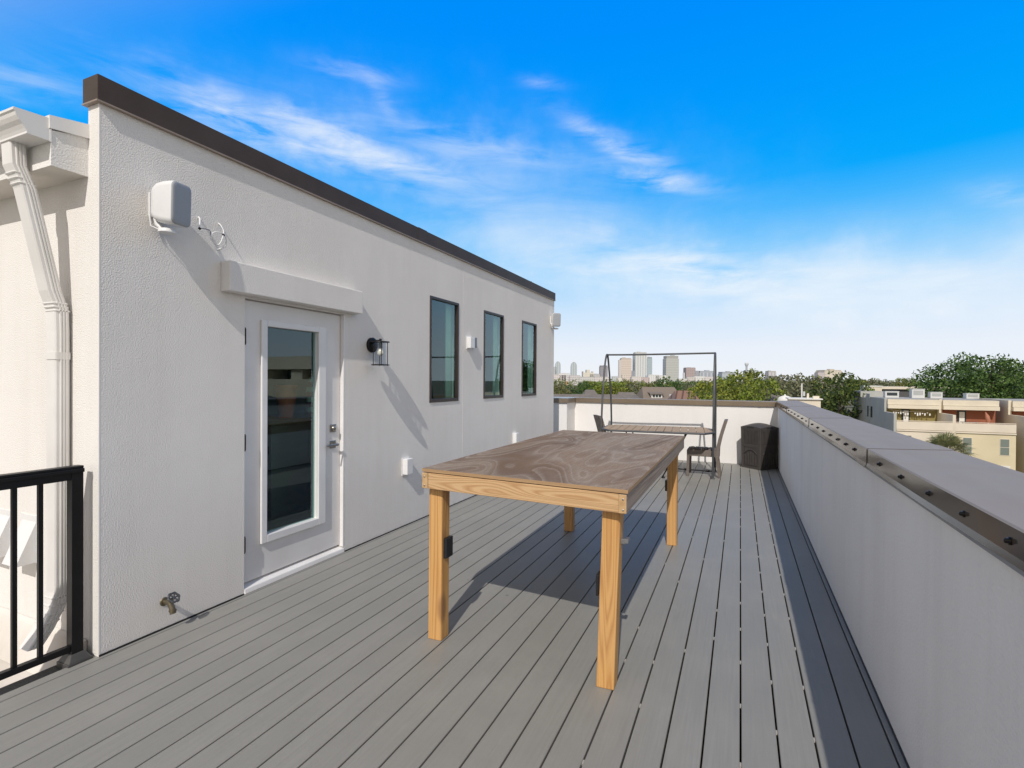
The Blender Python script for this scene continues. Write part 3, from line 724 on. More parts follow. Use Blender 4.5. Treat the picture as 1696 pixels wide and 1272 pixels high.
# vent hoods on the left wall
for (xa, xb, lab) in ((-3.905, -3.752, 'white sloping vent hood on the left wall beside the downspout'), (-4.205, -4.050, 'white sloping vent hood farther along the left wall, partly cut by the frame')):
    z0, z1 = .42, .66
    v = thing('vent_hood', ((xa+xb)/2, YA, z0), lab, 'vent', 'vent hoods on the left wall')
    mb = MB(); d = .10
    vs = [(xa, YA-.004, z1), (xb, YA-.004, z1), (xb, YA-d, z0), (xa, YA-d, z0), (xa, YA-.004, z0), (xb, YA-.004, z0)]
    mb.add(vs, [(0, 3, 2, 1), (0, 4, 3), (1, 2, 5), (3, 4, 5, 2)]); mb.build('hood', M['white_plastic'], v)
    mb = MB(); mb.box(xa-.02, xb+.02, YA-.006, YA, z0-.005, z1+.03); mb.build('flange', M['white_plastic'], v)

# ------------------------------------------------------------------ wooden table
TB = thing('wood_table', (-1.05, 3.7, 0), 'big homemade wooden table with weathered plywood top on pine posts', 'table')
TT = 1.0
c4 = [(-1.645, 2.452), (-.468, 2.372), (-.466, 4.985), (-1.652, 5.005)]
mb = MB()
mb.add([(x, y, TT-.018) for x, y in c4]+[(x, y, TT) for x, y in c4], [(4, 5, 6, 7)], 0)
mb.add([(x, y, TT-.018) for x, y in c4]+[(x, y, TT) for x, y in c4], [(0, 3, 2, 1), (0, 1, 5, 4), (1, 2, 6, 5), (2, 3, 7, 6), (3, 0, 4, 7)], 1)
mb.build('tabletop', [M['ply'], M['ply_edge']], TB)
M['pine_end'] = varied((.56, .38, .20), (.42, .26, .12), 30, .7)('pine_end_grain')
def rail_between(a, b, th, z0, z1, name, m, inset=0):
    a = Vector((*a, 0)); b = Vector((*b, 0)); d = (b-a).normalized(); nrm = Vector((-d.y, d.x, 0))
    mb = MB(); pts = [a, b, b+nrm*th, a+nrm*th]
    mb.hexa([(p.x, p.y, z0) for p in pts], [(p.x, p.y, z1) for p in pts]); mb.m[3] = mb.m[5] = 1
    return mb.build(name, [m, M['pine_end']], TB, bev=.003)
Z0, Z1 = .888, .977
rail_between((-1.605, 2.452), (-.512, 2.378), .038, Z0, Z1, 'rail', M['pine_x'])
rail_between((-.474, 2.372), (-.470, 4.985), .038, Z0, Z1, 'rail', M['pine_y']).__setitem__('label', 'grey weathered side rail')
rail_between((-.51, 4.985), (-1.61, 5.0), .038, Z0, Z1, 'rail', M['pine_x'])
rail_between((-1.648, 5.0), (-1.645, 2.452), .038, Z0, Z1, 'rail', M['pine_y'])
LG = .087
for (bx, by, tx, ty) in ((-1.644, 2.520, -1.628, 2.500), (-.635, 2.464, -.598, 2.428), (-.607, 4.878, -.606, 4.87), (-1.60, 4.90, -1.606, 4.89)):
    mb = MB()
    mb.hexa([(bx, by, 0), (bx+LG, by+.004, 0), (bx+LG, by+LG, 0), (bx, by+LG, 0)], [(tx, ty, .9815), (tx+LG, ty+.002, .9815), (tx+LG, ty+LG, .9815), (tx, ty+LG, .9815)])
    lg = mb.build('leg', M['pine_z'], TB, bev=.005)
def mount_box(x0, x1, y0, y1, z0, z1):
    mb = MB(); mb.box(x0, x1, y0, y1, z0, z1, bev=.003)
    mb.box(x1 if x0 > -1.56 and x0 < -1.0 else x0-.002, (x1+.002) if x0 > -1.56 and x0 < -1.0 else x0, y0+.022, y1-.022, z1-.045, z1-.018)
    mb.build('mounting_box', M['black_plastic'], TB)
mount_box(-1.555, -1.527, 2.528, 2.600, .478, .592)
mount_box(-.644, -.6315, 2.482, 2.545, .44, .545)
mount_box(-.628, -.6045, 4.90, 4.965, .49, .59)
mb = MB()
mb.box(-.5335, -.527, 2.475, 2.51, .685, .765, bev=.002); mb.tube([(-.528, 2.49, .75), (-.520, 2.49, .75)], .006, 8); mb.tube([(-.528, 2.49, .697), (-.520, 2.49, .697)], .006, 8)
mb.box(-.527, -.490, 2.478, 2.507, .715, .738, bev=.002); mb.box(-.502, -.484, 2.47, 2.515, .722, .742, bev=.002)
mb.build('latch', M['grey_steel'], TB)
for x, y in ((-1.628, 2.449), (-.49, 2.371)):
    for z in (.905, .955):
        mb = MB(); mb.lathe([(.005, 0), (.004, .002), (.0, .002)], 10, 0, Matrix.Translation((x, y, z)) @ Matrix.Rotation(PI/2, 4, 'X')); mb.build('screw_head', M['nickel'], TB)

# ------------------------------------------------------------------ slat table, chairs, frame, bin
st = thing('slat_table', (-1.24, 8.68, 0), 'long slatted outdoor table with chamfered corners under the grey tube frame', 'table')
stm = rotm((-1.24, 8.66, 0), R(5))
L2, W2, ch = .86, .50, .14
octp = [(-L2+ch, -W2), (L2-ch, -W2), (L2, -W2+ch*1.6), (L2, W2-ch*1.6), (L2-ch, W2), (-L2+ch, W2), (-L2, W2-ch*1.6), (-L2, -W2+ch*1.6)]
mb = MB()
nS = 14
for k in range(nS):
    xa = -L2+.02+(2*L2-.04)*k/nS+.004; xb = -L2+.02+(2*L2-.04)*(k+1)/nS-.004
    def wy(x): 
        e = L2-abs(x); return W2-.02 if e > ch else W2-.02-(ch-e)/ch*ch*1.6
    ya = min(wy(xa), wy(xb)); 
    mb.hexa([stm @ Vector(p) for p in ((xa, -wy(xa), .712), (xb, -wy(xb), .712), (xb, wy(xb), .712), (xa, wy(xa), .712))], [stm @ Vector(p) for p in ((xa, -wy(xa), .732), (xb, -wy(xb), .732), (xb, wy(xb), .732), (xa, wy(xa), .732))])
mb.build('slat_top', M['slat'], st)
mb = MB()
for a, b in zip(octp, octp[1:]+octp[:1]):
    mb.tube([stm @ Vector((*a, .716)), stm @ Vector((*b, .716))], .016, 8)
mb.tube([stm @ Vector((-L2, 0, .70)), stm @ Vector((L2, 0, .70))], .012, 8)
mb.build('edge_frame', M['frame_metal'], st)
for sx in (-1, 1):
    for sy in (-1, 1):
        mb = MB(); mb.tube([stm @ Vector((sx*.46, sy*.40, .70)), stm @ Vector((sx*(.10 if sy < 0 else .24), sy*.42, .0))], .010, 8)
        mb.lathe([(.026, 0), (.026, .012), (.016, .03), (.0, .03)], 14, 0, Matrix.Translation(stm @ Vector((sx*(.12 if sy < 0 else .24), sy*.42, 0)))); mb.build('leg', M['black_metal'], st)

def wicker_chair(loc, rz, label, fold=0):
    """local +x is the front"""
    o = thing('wicker_chair', loc, label, 'chair', 'wicker chairs at the slatted table')
    mt = rotm(loc, rz)
    def T(p): return mt @ Vector(p)
    def hx(mb, a, b): mb.hexa([T(p) for p in a], [T(p) for p in b])
    mb = MB(); mb.box(-.20, .23, -.215, .215, .325, .425, mtx=mt, bev=.012); mb.build('seat', M['wicker'], o)
    mb = MB()
    for k in range(5): mb.box(-.14+.07*k, -.09+.07*k, -.16, .16, .425, .438, mtx=mt, bev=.005)
    mb.build('seat_pad', M['wicker'], o)
    mb = MB(); prof = [(-.195, .30), (-.20, .45), (-.235, .62), (-.285, .80), (-.315, .90)]; th = .052
    rings = [[T((x-th, -.205, z)), T((x, -.205, z)), T((x, .205, z)), T((x-th, .205, z))] for x, z in prof]
    loft(mb, rings); mb.build('backrest', M['wicker'], o, bev=.006)
    for sx, sy in ((1, 1), (1, -1), (-1, 1), (-1, -1)):
        mb = MB()
        if sx > 0: hx(mb, [(.195, sy*.185-.022, .012), (.235, sy*.185-.022, .012), (.235, sy*.185+.022, .012), (.195, sy*.185+.022, .012)], [(.188, sy*.19-.025, .33), (.228, sy*.19-.025, .33), (.228, sy*.19+.025, .33), (.188, sy*.19+.025, .33)])
        else: hx(mb, [(-.275, sy*.185-.022, .012), (-.235, sy*.185-.022, .012), (-.235, sy*.185+.022, .012), (-.275, sy*.185+.022, .012)], [(-.232, sy*.18-.025, .34), (-.192, sy*.18-.025, .34), (-.192, sy*.18+.025, .34), (-.232, sy*.18+.025, .34)])
        cx_ = .215 if sx > 0 else -.255
        mb.lathe([(.018, 0), (.018, .012), (.0, .012)], 10, 0, Matrix.Translation(T((cx_, sy*.185, 0)))); mb.build('leg', M['wicker'], o)
    return o
wicker_chair((-.54, 8.80, 0), R(180), 'brown wicker chair at the slatted table end nearest the storage bin')
wicker_chair((-1.985, 9.0, 0), R(30), 'brown wicker chair at the slatted table end nearest the house wall')

fr = thing('tube_frame', (-1.24, 8.9, 0), 'tall empty grey tube frame standing over the slatted table', 'frame')
prof_end = [(-.42, .012), (-.41, .5), (-.385, .9), (-.31, 1.3), (-.17, 1.76), (-.07, 1.93), (0, 1.965), (.05, 1.93), (.13, 1.74), (.27, 1.3), (.33, .86), (.335, .5), (.34, .012)]
for x, yc, dx in ((-2.125, 8.90, -.005), (-.375, 8.92, .0)):
    mb = MB(); mb.tube(curve([(x+dx*z, yc+y, z) for y, z in prof_end], 5), .0165, 10)
    for y in (-.42, .34): mb.lathe([(.03, 0), (.03, .01), (.018, .02), (.0, .02)], 12, 0, Matrix.Translation((x, yc+y, 0)))
    mb.build('end_arch', M['frame_metal'], fr)
mb = MB(); mb.tube(curve([(-2.125, 8.90, 1.962), (-1.6, 8.905, 1.958), (-.9, 8.915, 1.962), (-.375, 8.92, 1.966)], 4), .015, 10); mb.build('top_bar', M['frame_metal'], fr)
mb = MB(); mb.tube([(-2.125, 8.86, .06), (-.375, 8.87, .06)], .011, 8)
for x in (-2.125, -.375): mb.tube([(x, 8.50, .06), (x, 9.24, .06)], .011, 8)
for x in (-.80, -.47): mb.tube([(x-.03, 8.865, .06), (x+.03, 8.865, .06)], .019, 8)
mb.build('foot_bar', M['black_metal'], fr)

bn = thing('storage_bin', (.315, 9.98, 0), 'dark brown resin waste bin with domed lid in the far deck corner', 'bin')
BW_ = .40
bmt = rotm((.318, 9.678, 0), R(46)) 
# local axes: u to the right face (+x local), v to the left face (+y local); the front corner is the origin
mb = MB()
def lp_(p): return bmt @ Vector(p)
mb.hexa([lp_(p) for p in ((.012, .012, 0), (BW_-.012, .012, 0), (BW_-.012, BW_-.012, 0), (.012, BW_-.012, 0))], [lp_(p) for p in ((0, 0, .70), (BW_, 0, .70), (BW_, BW_, .70), (0, BW_, .70))])
for a in (0, BW_):
    for b in (0, BW_):
        mb.tube([lp_((a+(.012 if a == 0 else -.012), b+(.012 if b == 0 else -.012), .0)), lp_((a, b, .70))], .016, 8)
body = mb.build('body', M['resin'], bn)
for face in (0, 1):
    mb = MB()
    def fp(s, z, d): # s along the face, d outwards
        return lp_((s, -d, z)) if face == 0 else lp_((-d, s, z))
    def slab(s0, s1, z0, z1, d):
        t0, t1 = .012*(1-z0/.7), .012*(1-z1/.7)
        a = [fp(s0, z0, -t0), fp(s1, z0, -t0), fp(s1, z0, d-t0), fp(s0, z0, d-t0)]; b = [fp(s0, z1, -t1), fp(s1, z1, -t1), fp(s1, z1, d-t1), fp(s0, z1, d-t1)]
        mb.hexa(a, b)
    slab(.02, .38, .0, .045, .008); slab(.02, .38, .375, .425, .009); slab(.02, .38, .655, .69, .008)
    slab(.02, .05, .045, .655, .008); slab(.35, .38, .045, .655, .008)
    for k in range(9): slab(.062+.031*k, .080+.031*k, .43, .65, .011)
    for k in range(5):
        h = .30-.018*(k-2)**2; slab(.075+.052*k, .115+.052*k, .06, h, .011)
    pts = [fp(.055+.29*j/14, .255+.075*math.sin(PI*j/14), .002) for j in range(15)]; mb.tube(pts, .007, 6)
    mb.build('relief_panel', M['resin'], body)
mb = MB(); n = 12; rows = []
def lidz(u, v): return .715+.05*math.sin(PI*min(max(u/BW_, 0), 1))**.8*.55+.05*math.sin(PI*min(max(v/BW_, 0), 1))**.8*.55+.018*math.sin(PI*u/BW_)*math.sin(PI*v/BW_)
e_ = .012
g = [[(-e_+(BW_+2*e_)*i/n, -e_+(BW_+2*e_)*j/n) for j in range(n+1)] for i in range(n+1)]
vs = [lp_((u, v, lidz(u, v))) for r_ in g for u, v in r_]; mb.add(vs, [(i*(n+1)+j, (i+1)*(n+1)+j, (i+1)*(n+1)+j+1, i*(n+1)+j+1) for i in range(n) for j in range(n)], 0, True)
bd = [(i, 0) for i in range(n)]+[(n, j) for j in range(n)]+[(n-i, n) for i in range(n)]+[(0, n-j) for j in range(n)]
ring = [g[i][j] for i, j in bd]; m_ = len(ring)
mb.add([lp_((u, v, .685)) for u, v in ring]+[lp_((u, v, lidz(u, v))) for u, v in ring], [(k, (k+1) % m_, m_+(k+1) % m_, m_+k) for k in range(m_)])
lid = mb.build('lid', M['resin'], bn)
for f in (0, 1):
    mb = MB()
    a = [(.13, -e_-.004, .705), (.27, -e_-.004, .705), (.27, -e_+.002, .705), (.13, -e_+.002, .705)]
    if f: a = [(y, x, z) for x, y, z in a]
    mb.hexa([lp_(p) for p in a], [lp_((p[0], p[1], .724)) for p in a])
    mb.build('handle_slot', M['black_plastic'], lid)

# ------------------------------------------------------------------ townhouses across the street
def u_(name, c, c2=None, **k): return varied(c, c2 or tuple(x*.88 for x in c), .5, .85, **k)(name)
M['cream'] = u_('cream_stucco', (.70, .63, .50)); M['cream_pale'] = u_('pale_cream_stucco', (.74, .66, .54))
M['yellow'] = u_('yellow_stucco', (.70, .61, .41)); M['olive'] = u_('olive_stucco', (.26, .21, .07)); M['brick_red'] = u_('red_stucco', (.29, .10, .055))
M['win_dark'] = mat('dark_window', (.04, .05, .055), .12); M['win_blind'] = mat('blind_window', (.20, .23, .20), .25)
M['roof_grey'] = u_('flat_roof_grey', (.38, .37, .35)); M['white_far'] = u_('white_far', (.76, .75, .72))
M['ac_grey'] = u_('ac_grey', (.62, .63, .62)); M['shade_side'] = u_('shade_grey_stucco', (.42, .425, .40))  # last grey has the shade of the side walls put into its colour
YF, YR, YN, YT = 73.0, 77.5, 88.0, 96.0
XL = 16.42; UW = 5.46
def townhouse(x0, wallmat, lower, label, left_side, k):
    T = thing('townhouse', (x0+UW/2, YF+6, GROUND), label, 'townhouse', 'townhouses across the street')
    x1 = x0+UW; t = .28
    mb = MB()
    mb.box(x0+t, x1, YF, YN, GROUND, -3.86, 0)                       # lower storeys
    mb.box(x0+t, x1, YR+.5, YN, -3.86, -.55, 1)                       # top floor set back
    mb.build('wall', [lower, wallmat], T)
    mb = MB(); mb.box(x0+t, x1-.02, YR-.7, YN, -1.62, -1.18, 0); mb.box(x0+t, x1-.02, YR-.5, YN, -1.15, -.50, 0); mb.box(x0+t+.2, x1-.2, YR, YN-.2, -.49, -.46, 1)
    mb.build('roof', [M['cream'], M['roof_grey']], T)
    mb = MB(); mb.box(x0, x0+t, YF-.05, YR-.2, GROUND, -2.05)
    mb.box(x0, x0+t, YR-.19, YN, GROUND, -.42); mb.build('party_wall', M['shade_side'] if left_side else M['cream'], T)
    mb = MB(); mb.box(x0+t, x1, YF-.06, YF+.12, -3.85, -2.95, 0); mb.box(x0+t, x1, YF-.12, YF-.03, -4.05, -3.90, 0); mb.tube([(x0+t, YF, -2.86), (x1, YF, -2.86)], .04, 6)
    mb.build('terrace_parapet', M['cream_pale'], T)
    for dx, mm in ((.95, 'win_blind'), (4.15, 'win_blind')):
        mb = MB(); mb.box(x0+dx-.06, x0+dx+.80, YF-.03, YF+.05, -6.35, -4.5); w = mb.build('window', M['cream_pale'], T)
        mb = MB(); mb.box(x0+dx, x0+dx+.74, YF-.05, YF-.031, -6.28, -5.48); mb.box(x0+dx, x0+dx+.74, YF-.05, YF-.031, -5.42, -4.57); mb.build('pane', M[mm], w)
    mb = MB(); mb.box(x0+2.0, x0+5.0, YF-.02, YF+.1, GROUND, -7.45); mb.build('garage_door', M['white_far'], T)
    mb = MB(); mb.box(x0+1.9, x0+2.75, YR+.44, YR+.49, -3.85, -1.75, 0); mb.box(x0+2.1, x0+2.6, YR+.40, YR+.43, -3.75, -1.9, 1); mb.build('terrace_door', [M['win_dark'], M['white_far']], T)
    return T
TW = [townhouse(XL, M['olive'], M['cream_pale'], 'cream townhouse with olive terrace wall and strung white bunting', True, 0),
      townhouse(XL+UW, M['brick_red'], M['yellow'], 'yellow townhouse with terracotta terrace wall', False, 1),
      townhouse(XL+2*UW+.9, M['brick_red'], M['yellow'], 'yellow townhouse set back at the right edge of the row', False, 2)]
# bunting on the first terrace
rr = random.Random(3)
mb = MB()
for k in range(16):
    x = XL+.9+k*.24
    if k in (7, 8): continue
    z = -1.95-.25*rr.random(); y = YR-.2
    mb.box(x, x+.13, y, y+.02, z-.32*rr.random()-.1, z)
mb.tube([(XL+.5, YR-.19, -1.80), (XL+2.4, YR-.19, -2.0), (XL+5, YR-.19, -1.80)], .015, 5)
tag(mb.build('bunting', M['white_far']), 'white paper bunting hung across the olive terrace', 'bunting')
# shade-painted left flank and rear tower of the end townhouse
FL = thing('stair_tower', (XL-.3, 92, GROUND), 'shade-grey windowless side block with two slit windows at the end of the townhouse row', 'tower')
mb = MB(); mb.box(XL-.02, XL+5.2, YN+.02, YT, GROUND, -.60); mb.box(XL-.04, XL+3, YT-5.0, YT+.5, -.59, .25); mb.box(XL-.05, XL+.5, YN-3.0, YN-.8, GROUND, .0)
mb.build('wall', M['shade_side'], FL)
for y in (83.6, 85.6):
    mb = MB(); mb.box(XL-.06, XL-.001, y, y+.8, -3.2, -1.7); mb.build('window', M['win_dark'], FL)
# plants and lounge pieces on the red terrace
mb = MB(); p = Vector((XL+UW+4.1, YR-1.6, -3.85))
mb.add([p+Vector(q) for q in ((-.12, 0, 1.0), (.12, 0, 1.0), (.3, 0, 1.6), (.05, .0, 2.1), (-.25, 0, 1.9))]+[p+Vector((0, .1, 0))+Vector(q) for q in ((-.12, 0, 1.0), (.12, 0, 1.0), (.3, 0, 1.6), (.05, .0, 2.1), (-.25, 0, 1.9))], [(0, 1, 2, 3, 4), (9, 8, 7, 6, 5)]+[(k, 5+k, 5+(k+1) % 5, (k+1) % 5) for k in range(5)])
mb.tube([p, p+Vector((0, 0, 1.0))], .05, 8)
M['umb'] = u_('folded_umbrella_cloth', (.45, .19, .12)); mb2 = MB()
um = thing('folded_umbrella', p, 'folded reddish sunshade leaning on the terracotta terrace', 'umbrella')
mb2.tube([p, p+Vector((0, 0, .9))], .04, 8); mb2.build('pole', M['white_far'], um)
mb2 = MB(); mb2.tube([p+Vector((0, 0, .8)), p+Vector((.0, 0, 1.1)), p+Vector((-.1, 0, 1.6)), p+Vector((-.25, 0, 2.05))], [.08, .22, .2, .04], 9); mb2.build('cloth', M['umb'], um)
lt = thing('patio_table', (XL+UW+2.0, YF+1.6, -3.85), 'small low table on the terracotta terrace', 'table')
mb2 = MB(); mb2.box(XL+UW+1.3, XL+UW+2.7, YF+1.2, YF+2.0, -2.95, -2.88); mb2.build('tabletop', M['dark_wood'], lt)
for dx in (1.4, 2.6):
    mb2 = MB(); mb2.box(XL+UW+dx-.05, XL+UW+dx+.05, YF+1.55, YF+1.65, -3.85, -2.95); mb2.build('leg', M['dark_wood'], lt)
# AC units on the roof
M['ac_grille'] = u_('ac_grille', (.40, .41, .40))
def ac(x, y, w, d, h, label, gm='win_dark'):
    o = thing('ac_unit', (x, y, -.46), label, 'air conditioner', 'air conditioners on the townhouse roof')
    mb = MB(); mb.box(x, x+w, y, y+d, -.45, -.45+h); mb.build('casing', M['ac_grey'], o)
    mb = MB(); mb.box(x+w*.12, x+w*.88, y-.02, y-.001, -.45+h*.35, -.45+h*.85); mb.build('fan_grille', M[gm], o)
    mb = MB(); mb.box(x-.04, x+w+.04, y-.04, y+d+.04, -.45+h+.001, -.45+h+.06); mb.build('lid', M['ac_grey'], o)
ac(XL+1.3, 83, 1.5, 1.2, .80, 'wide grey roof unit with dark grille above the olive terrace')
ac(XL+4.2, 83, 1.35, 1.2, 1.15, 'tallest pale roof unit beside the unit divider wall', 'ac_grille')
ac(XL+6.3, 83.5, 1.25, 1.1, .75, 'squat beige roof unit right of the tallest one', 'ac_grille')
ac(XL+10.3, 84.5, 1.3, 1.1, .62, 'small cream roof box below the big oak', 'ac_grille')
# building behind the row
bb = thing('flat_roof_building', (31, 122, GROUND), 'long low dark building with pale flat roof edge behind the townhouses', 'building')
a = far(1456, 640, 105); b = far(1540, 640, 105)
M['dark_far'] = u_('dark_far_wall', (.10, .10, .105))
mb = MB(); mb.box(a.x, a.x+13.5, a.y, a.y+10, GROUND, .25); mb.build('wall', M['dark_far'], bb)
mb = MB(); mb.box(a.x-.4, a.x+13.8, a.y-.5, a.y+10.2, .26, .75); mb.build('roof', M['cream_pale'], bb)
wb = thing('pale_block', (27, 108, GROUND), 'pale cream wall block behind the stair tower', 'building')
a = far(1432, 641, 100)
mb = MB(); mb.box(a.x, a.x+2.8, a.y, a.y+5, GROUND, .75); mb.build('wall', M['cream_pale'], wb)
mb = MB(); mb.box(a.x-.1, a.x+2.9, a.y-.1, a.y+5.1, .751, .95); mb.build('roof', M['white_far'], wb)

# ------------------------------------------------------------------ houses beyond the back parapet
M['shingle'] = varied((.135, .120, .108), (.185, .165, .15), 1.2, .9, 0, None, .01, (1, 1, 4))('grey_shingles')
M['shingle_brown'] = varied((.175, .140, .112), (.225, .185, .15), 1.5, .9, 0, None, .01, (6, 6, 1))('brown_shingles')
def metal_roof_f(t, b):
    co = objco(t); sep = t.n('ShaderNodeSeparateXYZ'); t.l(co, sep.inputs[0])
    s_ = t.ramp(t.math('PINGPONG', t.math('MULTIPLY', sep.outputs[0], 1.6), 1.), [(.15, 0.), (.4, 1.)])
    t.l(t.mix(s_, (.10, .055, .04), (.24, .14, .10)), b.inputs['Base Color'])
M['rust_roof'] = mat('ribbed_rust_roof', rough=.6, build=metal_roof_f)
def gable_house(px0, px1, ridge_py, depth, wide, roofmat, label, name='house', eave_drop=2.6, wallm='white_far', along=True, dormers=(), chim=False):
    A = far(px0, 640, depth); B = far(px1, 640, depth); zr = CAM.z-(ridge_py-(632+(px0-1226)*.0063))/850.5*depth
    d = Vector((B.x-A.x, B.y-A.y, 0)); L = d.length; d.normalize(); nrm = Vector((-d.y, d.x, 0))
    ze = zr-eave_drop
    o = thing(name, ((A.x+B.x)/2, (A.y+B.y)/2, GROUND), label, 'house', 'houses beyond the far parapet')
    def P(s, t, z): q = Vector((A.x, A.y, 0))+d*s+nrm*t; return (q.x, q.y, z)
    hip = .8
    mb = MB()
    top = [P(hip, 0, zr), P(L-hip, 0, zr)]
    base = [P(-.4, -wide, ze), P(L+.4, -wide, ze), P(L+.4, wide, ze), P(-.4, wide, ze)]
    mb.add(base+top, [(0, 1, 5, 4), (2, 3, 4, 5), (1, 2, 5), (3, 0, 4)])
    mb.add([P(-.4, -wide, ze), P(L+.4, -wide, ze), P(L+.4, -wide, ze-.25), P(-.4, -wide, ze-.25)], [(0, 3, 2, 1)], 1)
    rf_ = mb.build('roof', [M[roofmat], M['white_far']], o)
    mb = MB(); bs = [P(0, -wide+.5, GROUND), P(L, -wide+.5, GROUND), P(L, wide-.5, GROUND), P(0, wide-.5, GROUND)]
    mb.hexa(bs, [(x, y, ze-.02) for x, y, z in bs]); mb.build('wall', M[wallm], o)
    for s, w, kind in dormers:
        zt = zr-eave_drop*.40; t0 = -wide*.62
        mb = MB()
        if kind == 'shed':
            mb.hexa([P(s, t0, ze+.1), P(s+w, t0, ze+.1), P(s+w, -wide*.2, ze+.1), P(s, -wide*.2, ze+.1)], [P(s, t0, zt), P(s+w, t0, zt), P(s+w, -wide*.2, zt), P(s, -wide*.2, zt)])
            dm = mb.build('dormer', M['white_far'], o)
            mb = MB(); mb.hexa([P(s-.4, t0-.4, zt), P(s+w+.4, t0-.4, zt), P(s+w+.4, -wide*.2, zt+.45), P(s-.4, -wide*.2, zt+.45)], [P(s-.4, t0-.4, zt+.14), P(s+w+.4, t0-.4, zt+.14), P(s+w+.4, -wide*.2, zt+.6), P(s-.4, -wide*.2, zt+.6)]); mb.build('dormer_roof', M[roofmat], dm)
            for q in range(3):
                mb = MB(); x_ = s+w*(.12+.28*q); mb.hexa([P(x_, t0-.04, zt-.75), P(x_+w*.2, t0-.04, zt-.75), P(x_+w*.2, t0-.01, zt-.75), P(x_, t0-.01, zt-.75)], [P(x_, t0-.04, zt-.15), P(x_+w*.2, t0-.04, zt-.15), P(x_+w*.2, t0-.01, zt-.15), P(x_, t0-.01, zt-.15)]); mb.build('window', M['win_dark'], dm)
        else:
            mb.add([P(s, t0, ze), P(s+w, t0, ze), P(s+w/2, t0, zt), P(s, 0, ze), P(s+w, 0, ze), P(s+w/2, 0, zt)], [(0, 1, 2), (0, 2, 5, 3), (1, 4, 5, 2)])
            dm = mb.build('gable', M['white_far'], o)
    if chim:
        mb = MB(); q = P(L*.55, .6, 0); mb.box(q[0]-.35, q[0]+.35, q[1]-.35, q[1]+.35, zr-1, zr+.9); mb.build('chimney', M['white_far'], rf_)
    return o
gable_house(880, 1052, 651.5, 95, 8, 'shingle', 'long grey shingle roof close behind the parapet beside the house wall', eave_drop=3.5, chim=False)
gable_house(964, 990, 644.5, 118, 5, 'shingle', 'small grey hipped roof rising behind the long shingle roof', eave_drop=2.5)
gable_house(1018, 1056, 648.5, 105, 5, 'shingle', 'low grey shingle roof left of the brown shingle house', eave_drop=3.0, dormers=((1.3, 2.6, 'shed'),))
gable_house(1058, 1122, 640, 128, 7, 'shingle_brown', 'brown shingle house with white dormer in front of the skyline', eave_drop=4.2, dormers=((2.0, 2.6, 'shed'), (5.6, 2.4, 'gable')))
gable_house(1112, 1152, 646, 112, 5, 'rust_roof', 'house with a ribbed rust coloured metal roof', eave_drop=3.2)
gable_house(1268, 1296, 652.5, 88, 4, 'shingle', 'small house with pale gable edge near the parapet corner', eave_drop=1.4, wallm='dark_far')
o = thing('tent_canopy', far(1300, 660, 70), 'white domed canopy top just past the parapet corner', 'canopy'); c0 = far(1300, 661, 70)
mb = MB(); mb.lathe([(.95, -.25), (.92, .0), (.75, .30), (.4, .48), (.12, .55), (.08, .7), (.0, .72)], 24, 0, Matrix.Translation(c0)); mb.build('dome', M['white_far'], o)
mb = MB(); mb.tube([c0+Vector((0, 0, -.2)), Vector((c0.x, c0.y, GROUND))], .08, 8); mb.build('pole', M['white_far'], o)
a = far(1318, 662, 62)
o = thing('flat_roof_shed', (a.x+1.5, a.y, GROUND), 'low white flat roofed house with two square vents past the coping', 'house')
mb = MB(); mb.box(a.x-.6, a.x+2.6, a.y, a.y+4, GROUND, -.55); mb.build('wall', M['cream_pale'], o)
mb = MB(); mb.box(a.x-.8, a.x+2.8, a.y-.2, a.y+4.2, -.549, -.42); mb.build('roof', M['white_far'], o)
for dx, w, h in ((1.2, .22, .62), (1.85, .65, .30)):
    mb = MB(); mb.box(a.x+dx, a.x+dx+w, a.y+.3, a.y+.3+w, -.419, -.42+h); mb.build('vent', M['cream_pale'], o)
# utility pole
a = far(1328, 634, 74)
o = thing('utility_pole', (a.x, a.y, GROUND), 'thin pale utility pole with a grey transformer can', 'pole')
mb = MB(); mb.tube([(a.x, a.y, GROUND), (a.x, a.y, 1.35)], .10, 8); mb.build('post', M['white_far'], o)
mb = MB(); mb.tube([(a.x+.27, a.y-.1, -.45), (a.x+.27, a.y-.1, .2)], .17, 12); mb.build('transformer', M['ac_grey'], o)
a = far(938, 640, 200); 
o = thing('utility_pole', (a.x, a.y, GROUND), 'thin orange pole in the trees at the end of the house wall', 'pole')
mb = MB(); mb.tube([(a.x, a.y, GROUND), (a.x, a.y, 1.5)], .22, 8); mb.build('post', u_('orange_post', (.55, .28, .10)), o)
mb = MB(); mb.tube([(a.x-1, a.y, .9), (a.x+1, a.y, .9)], .1, 6); mb.build('cross_arm', M['bark'], o)
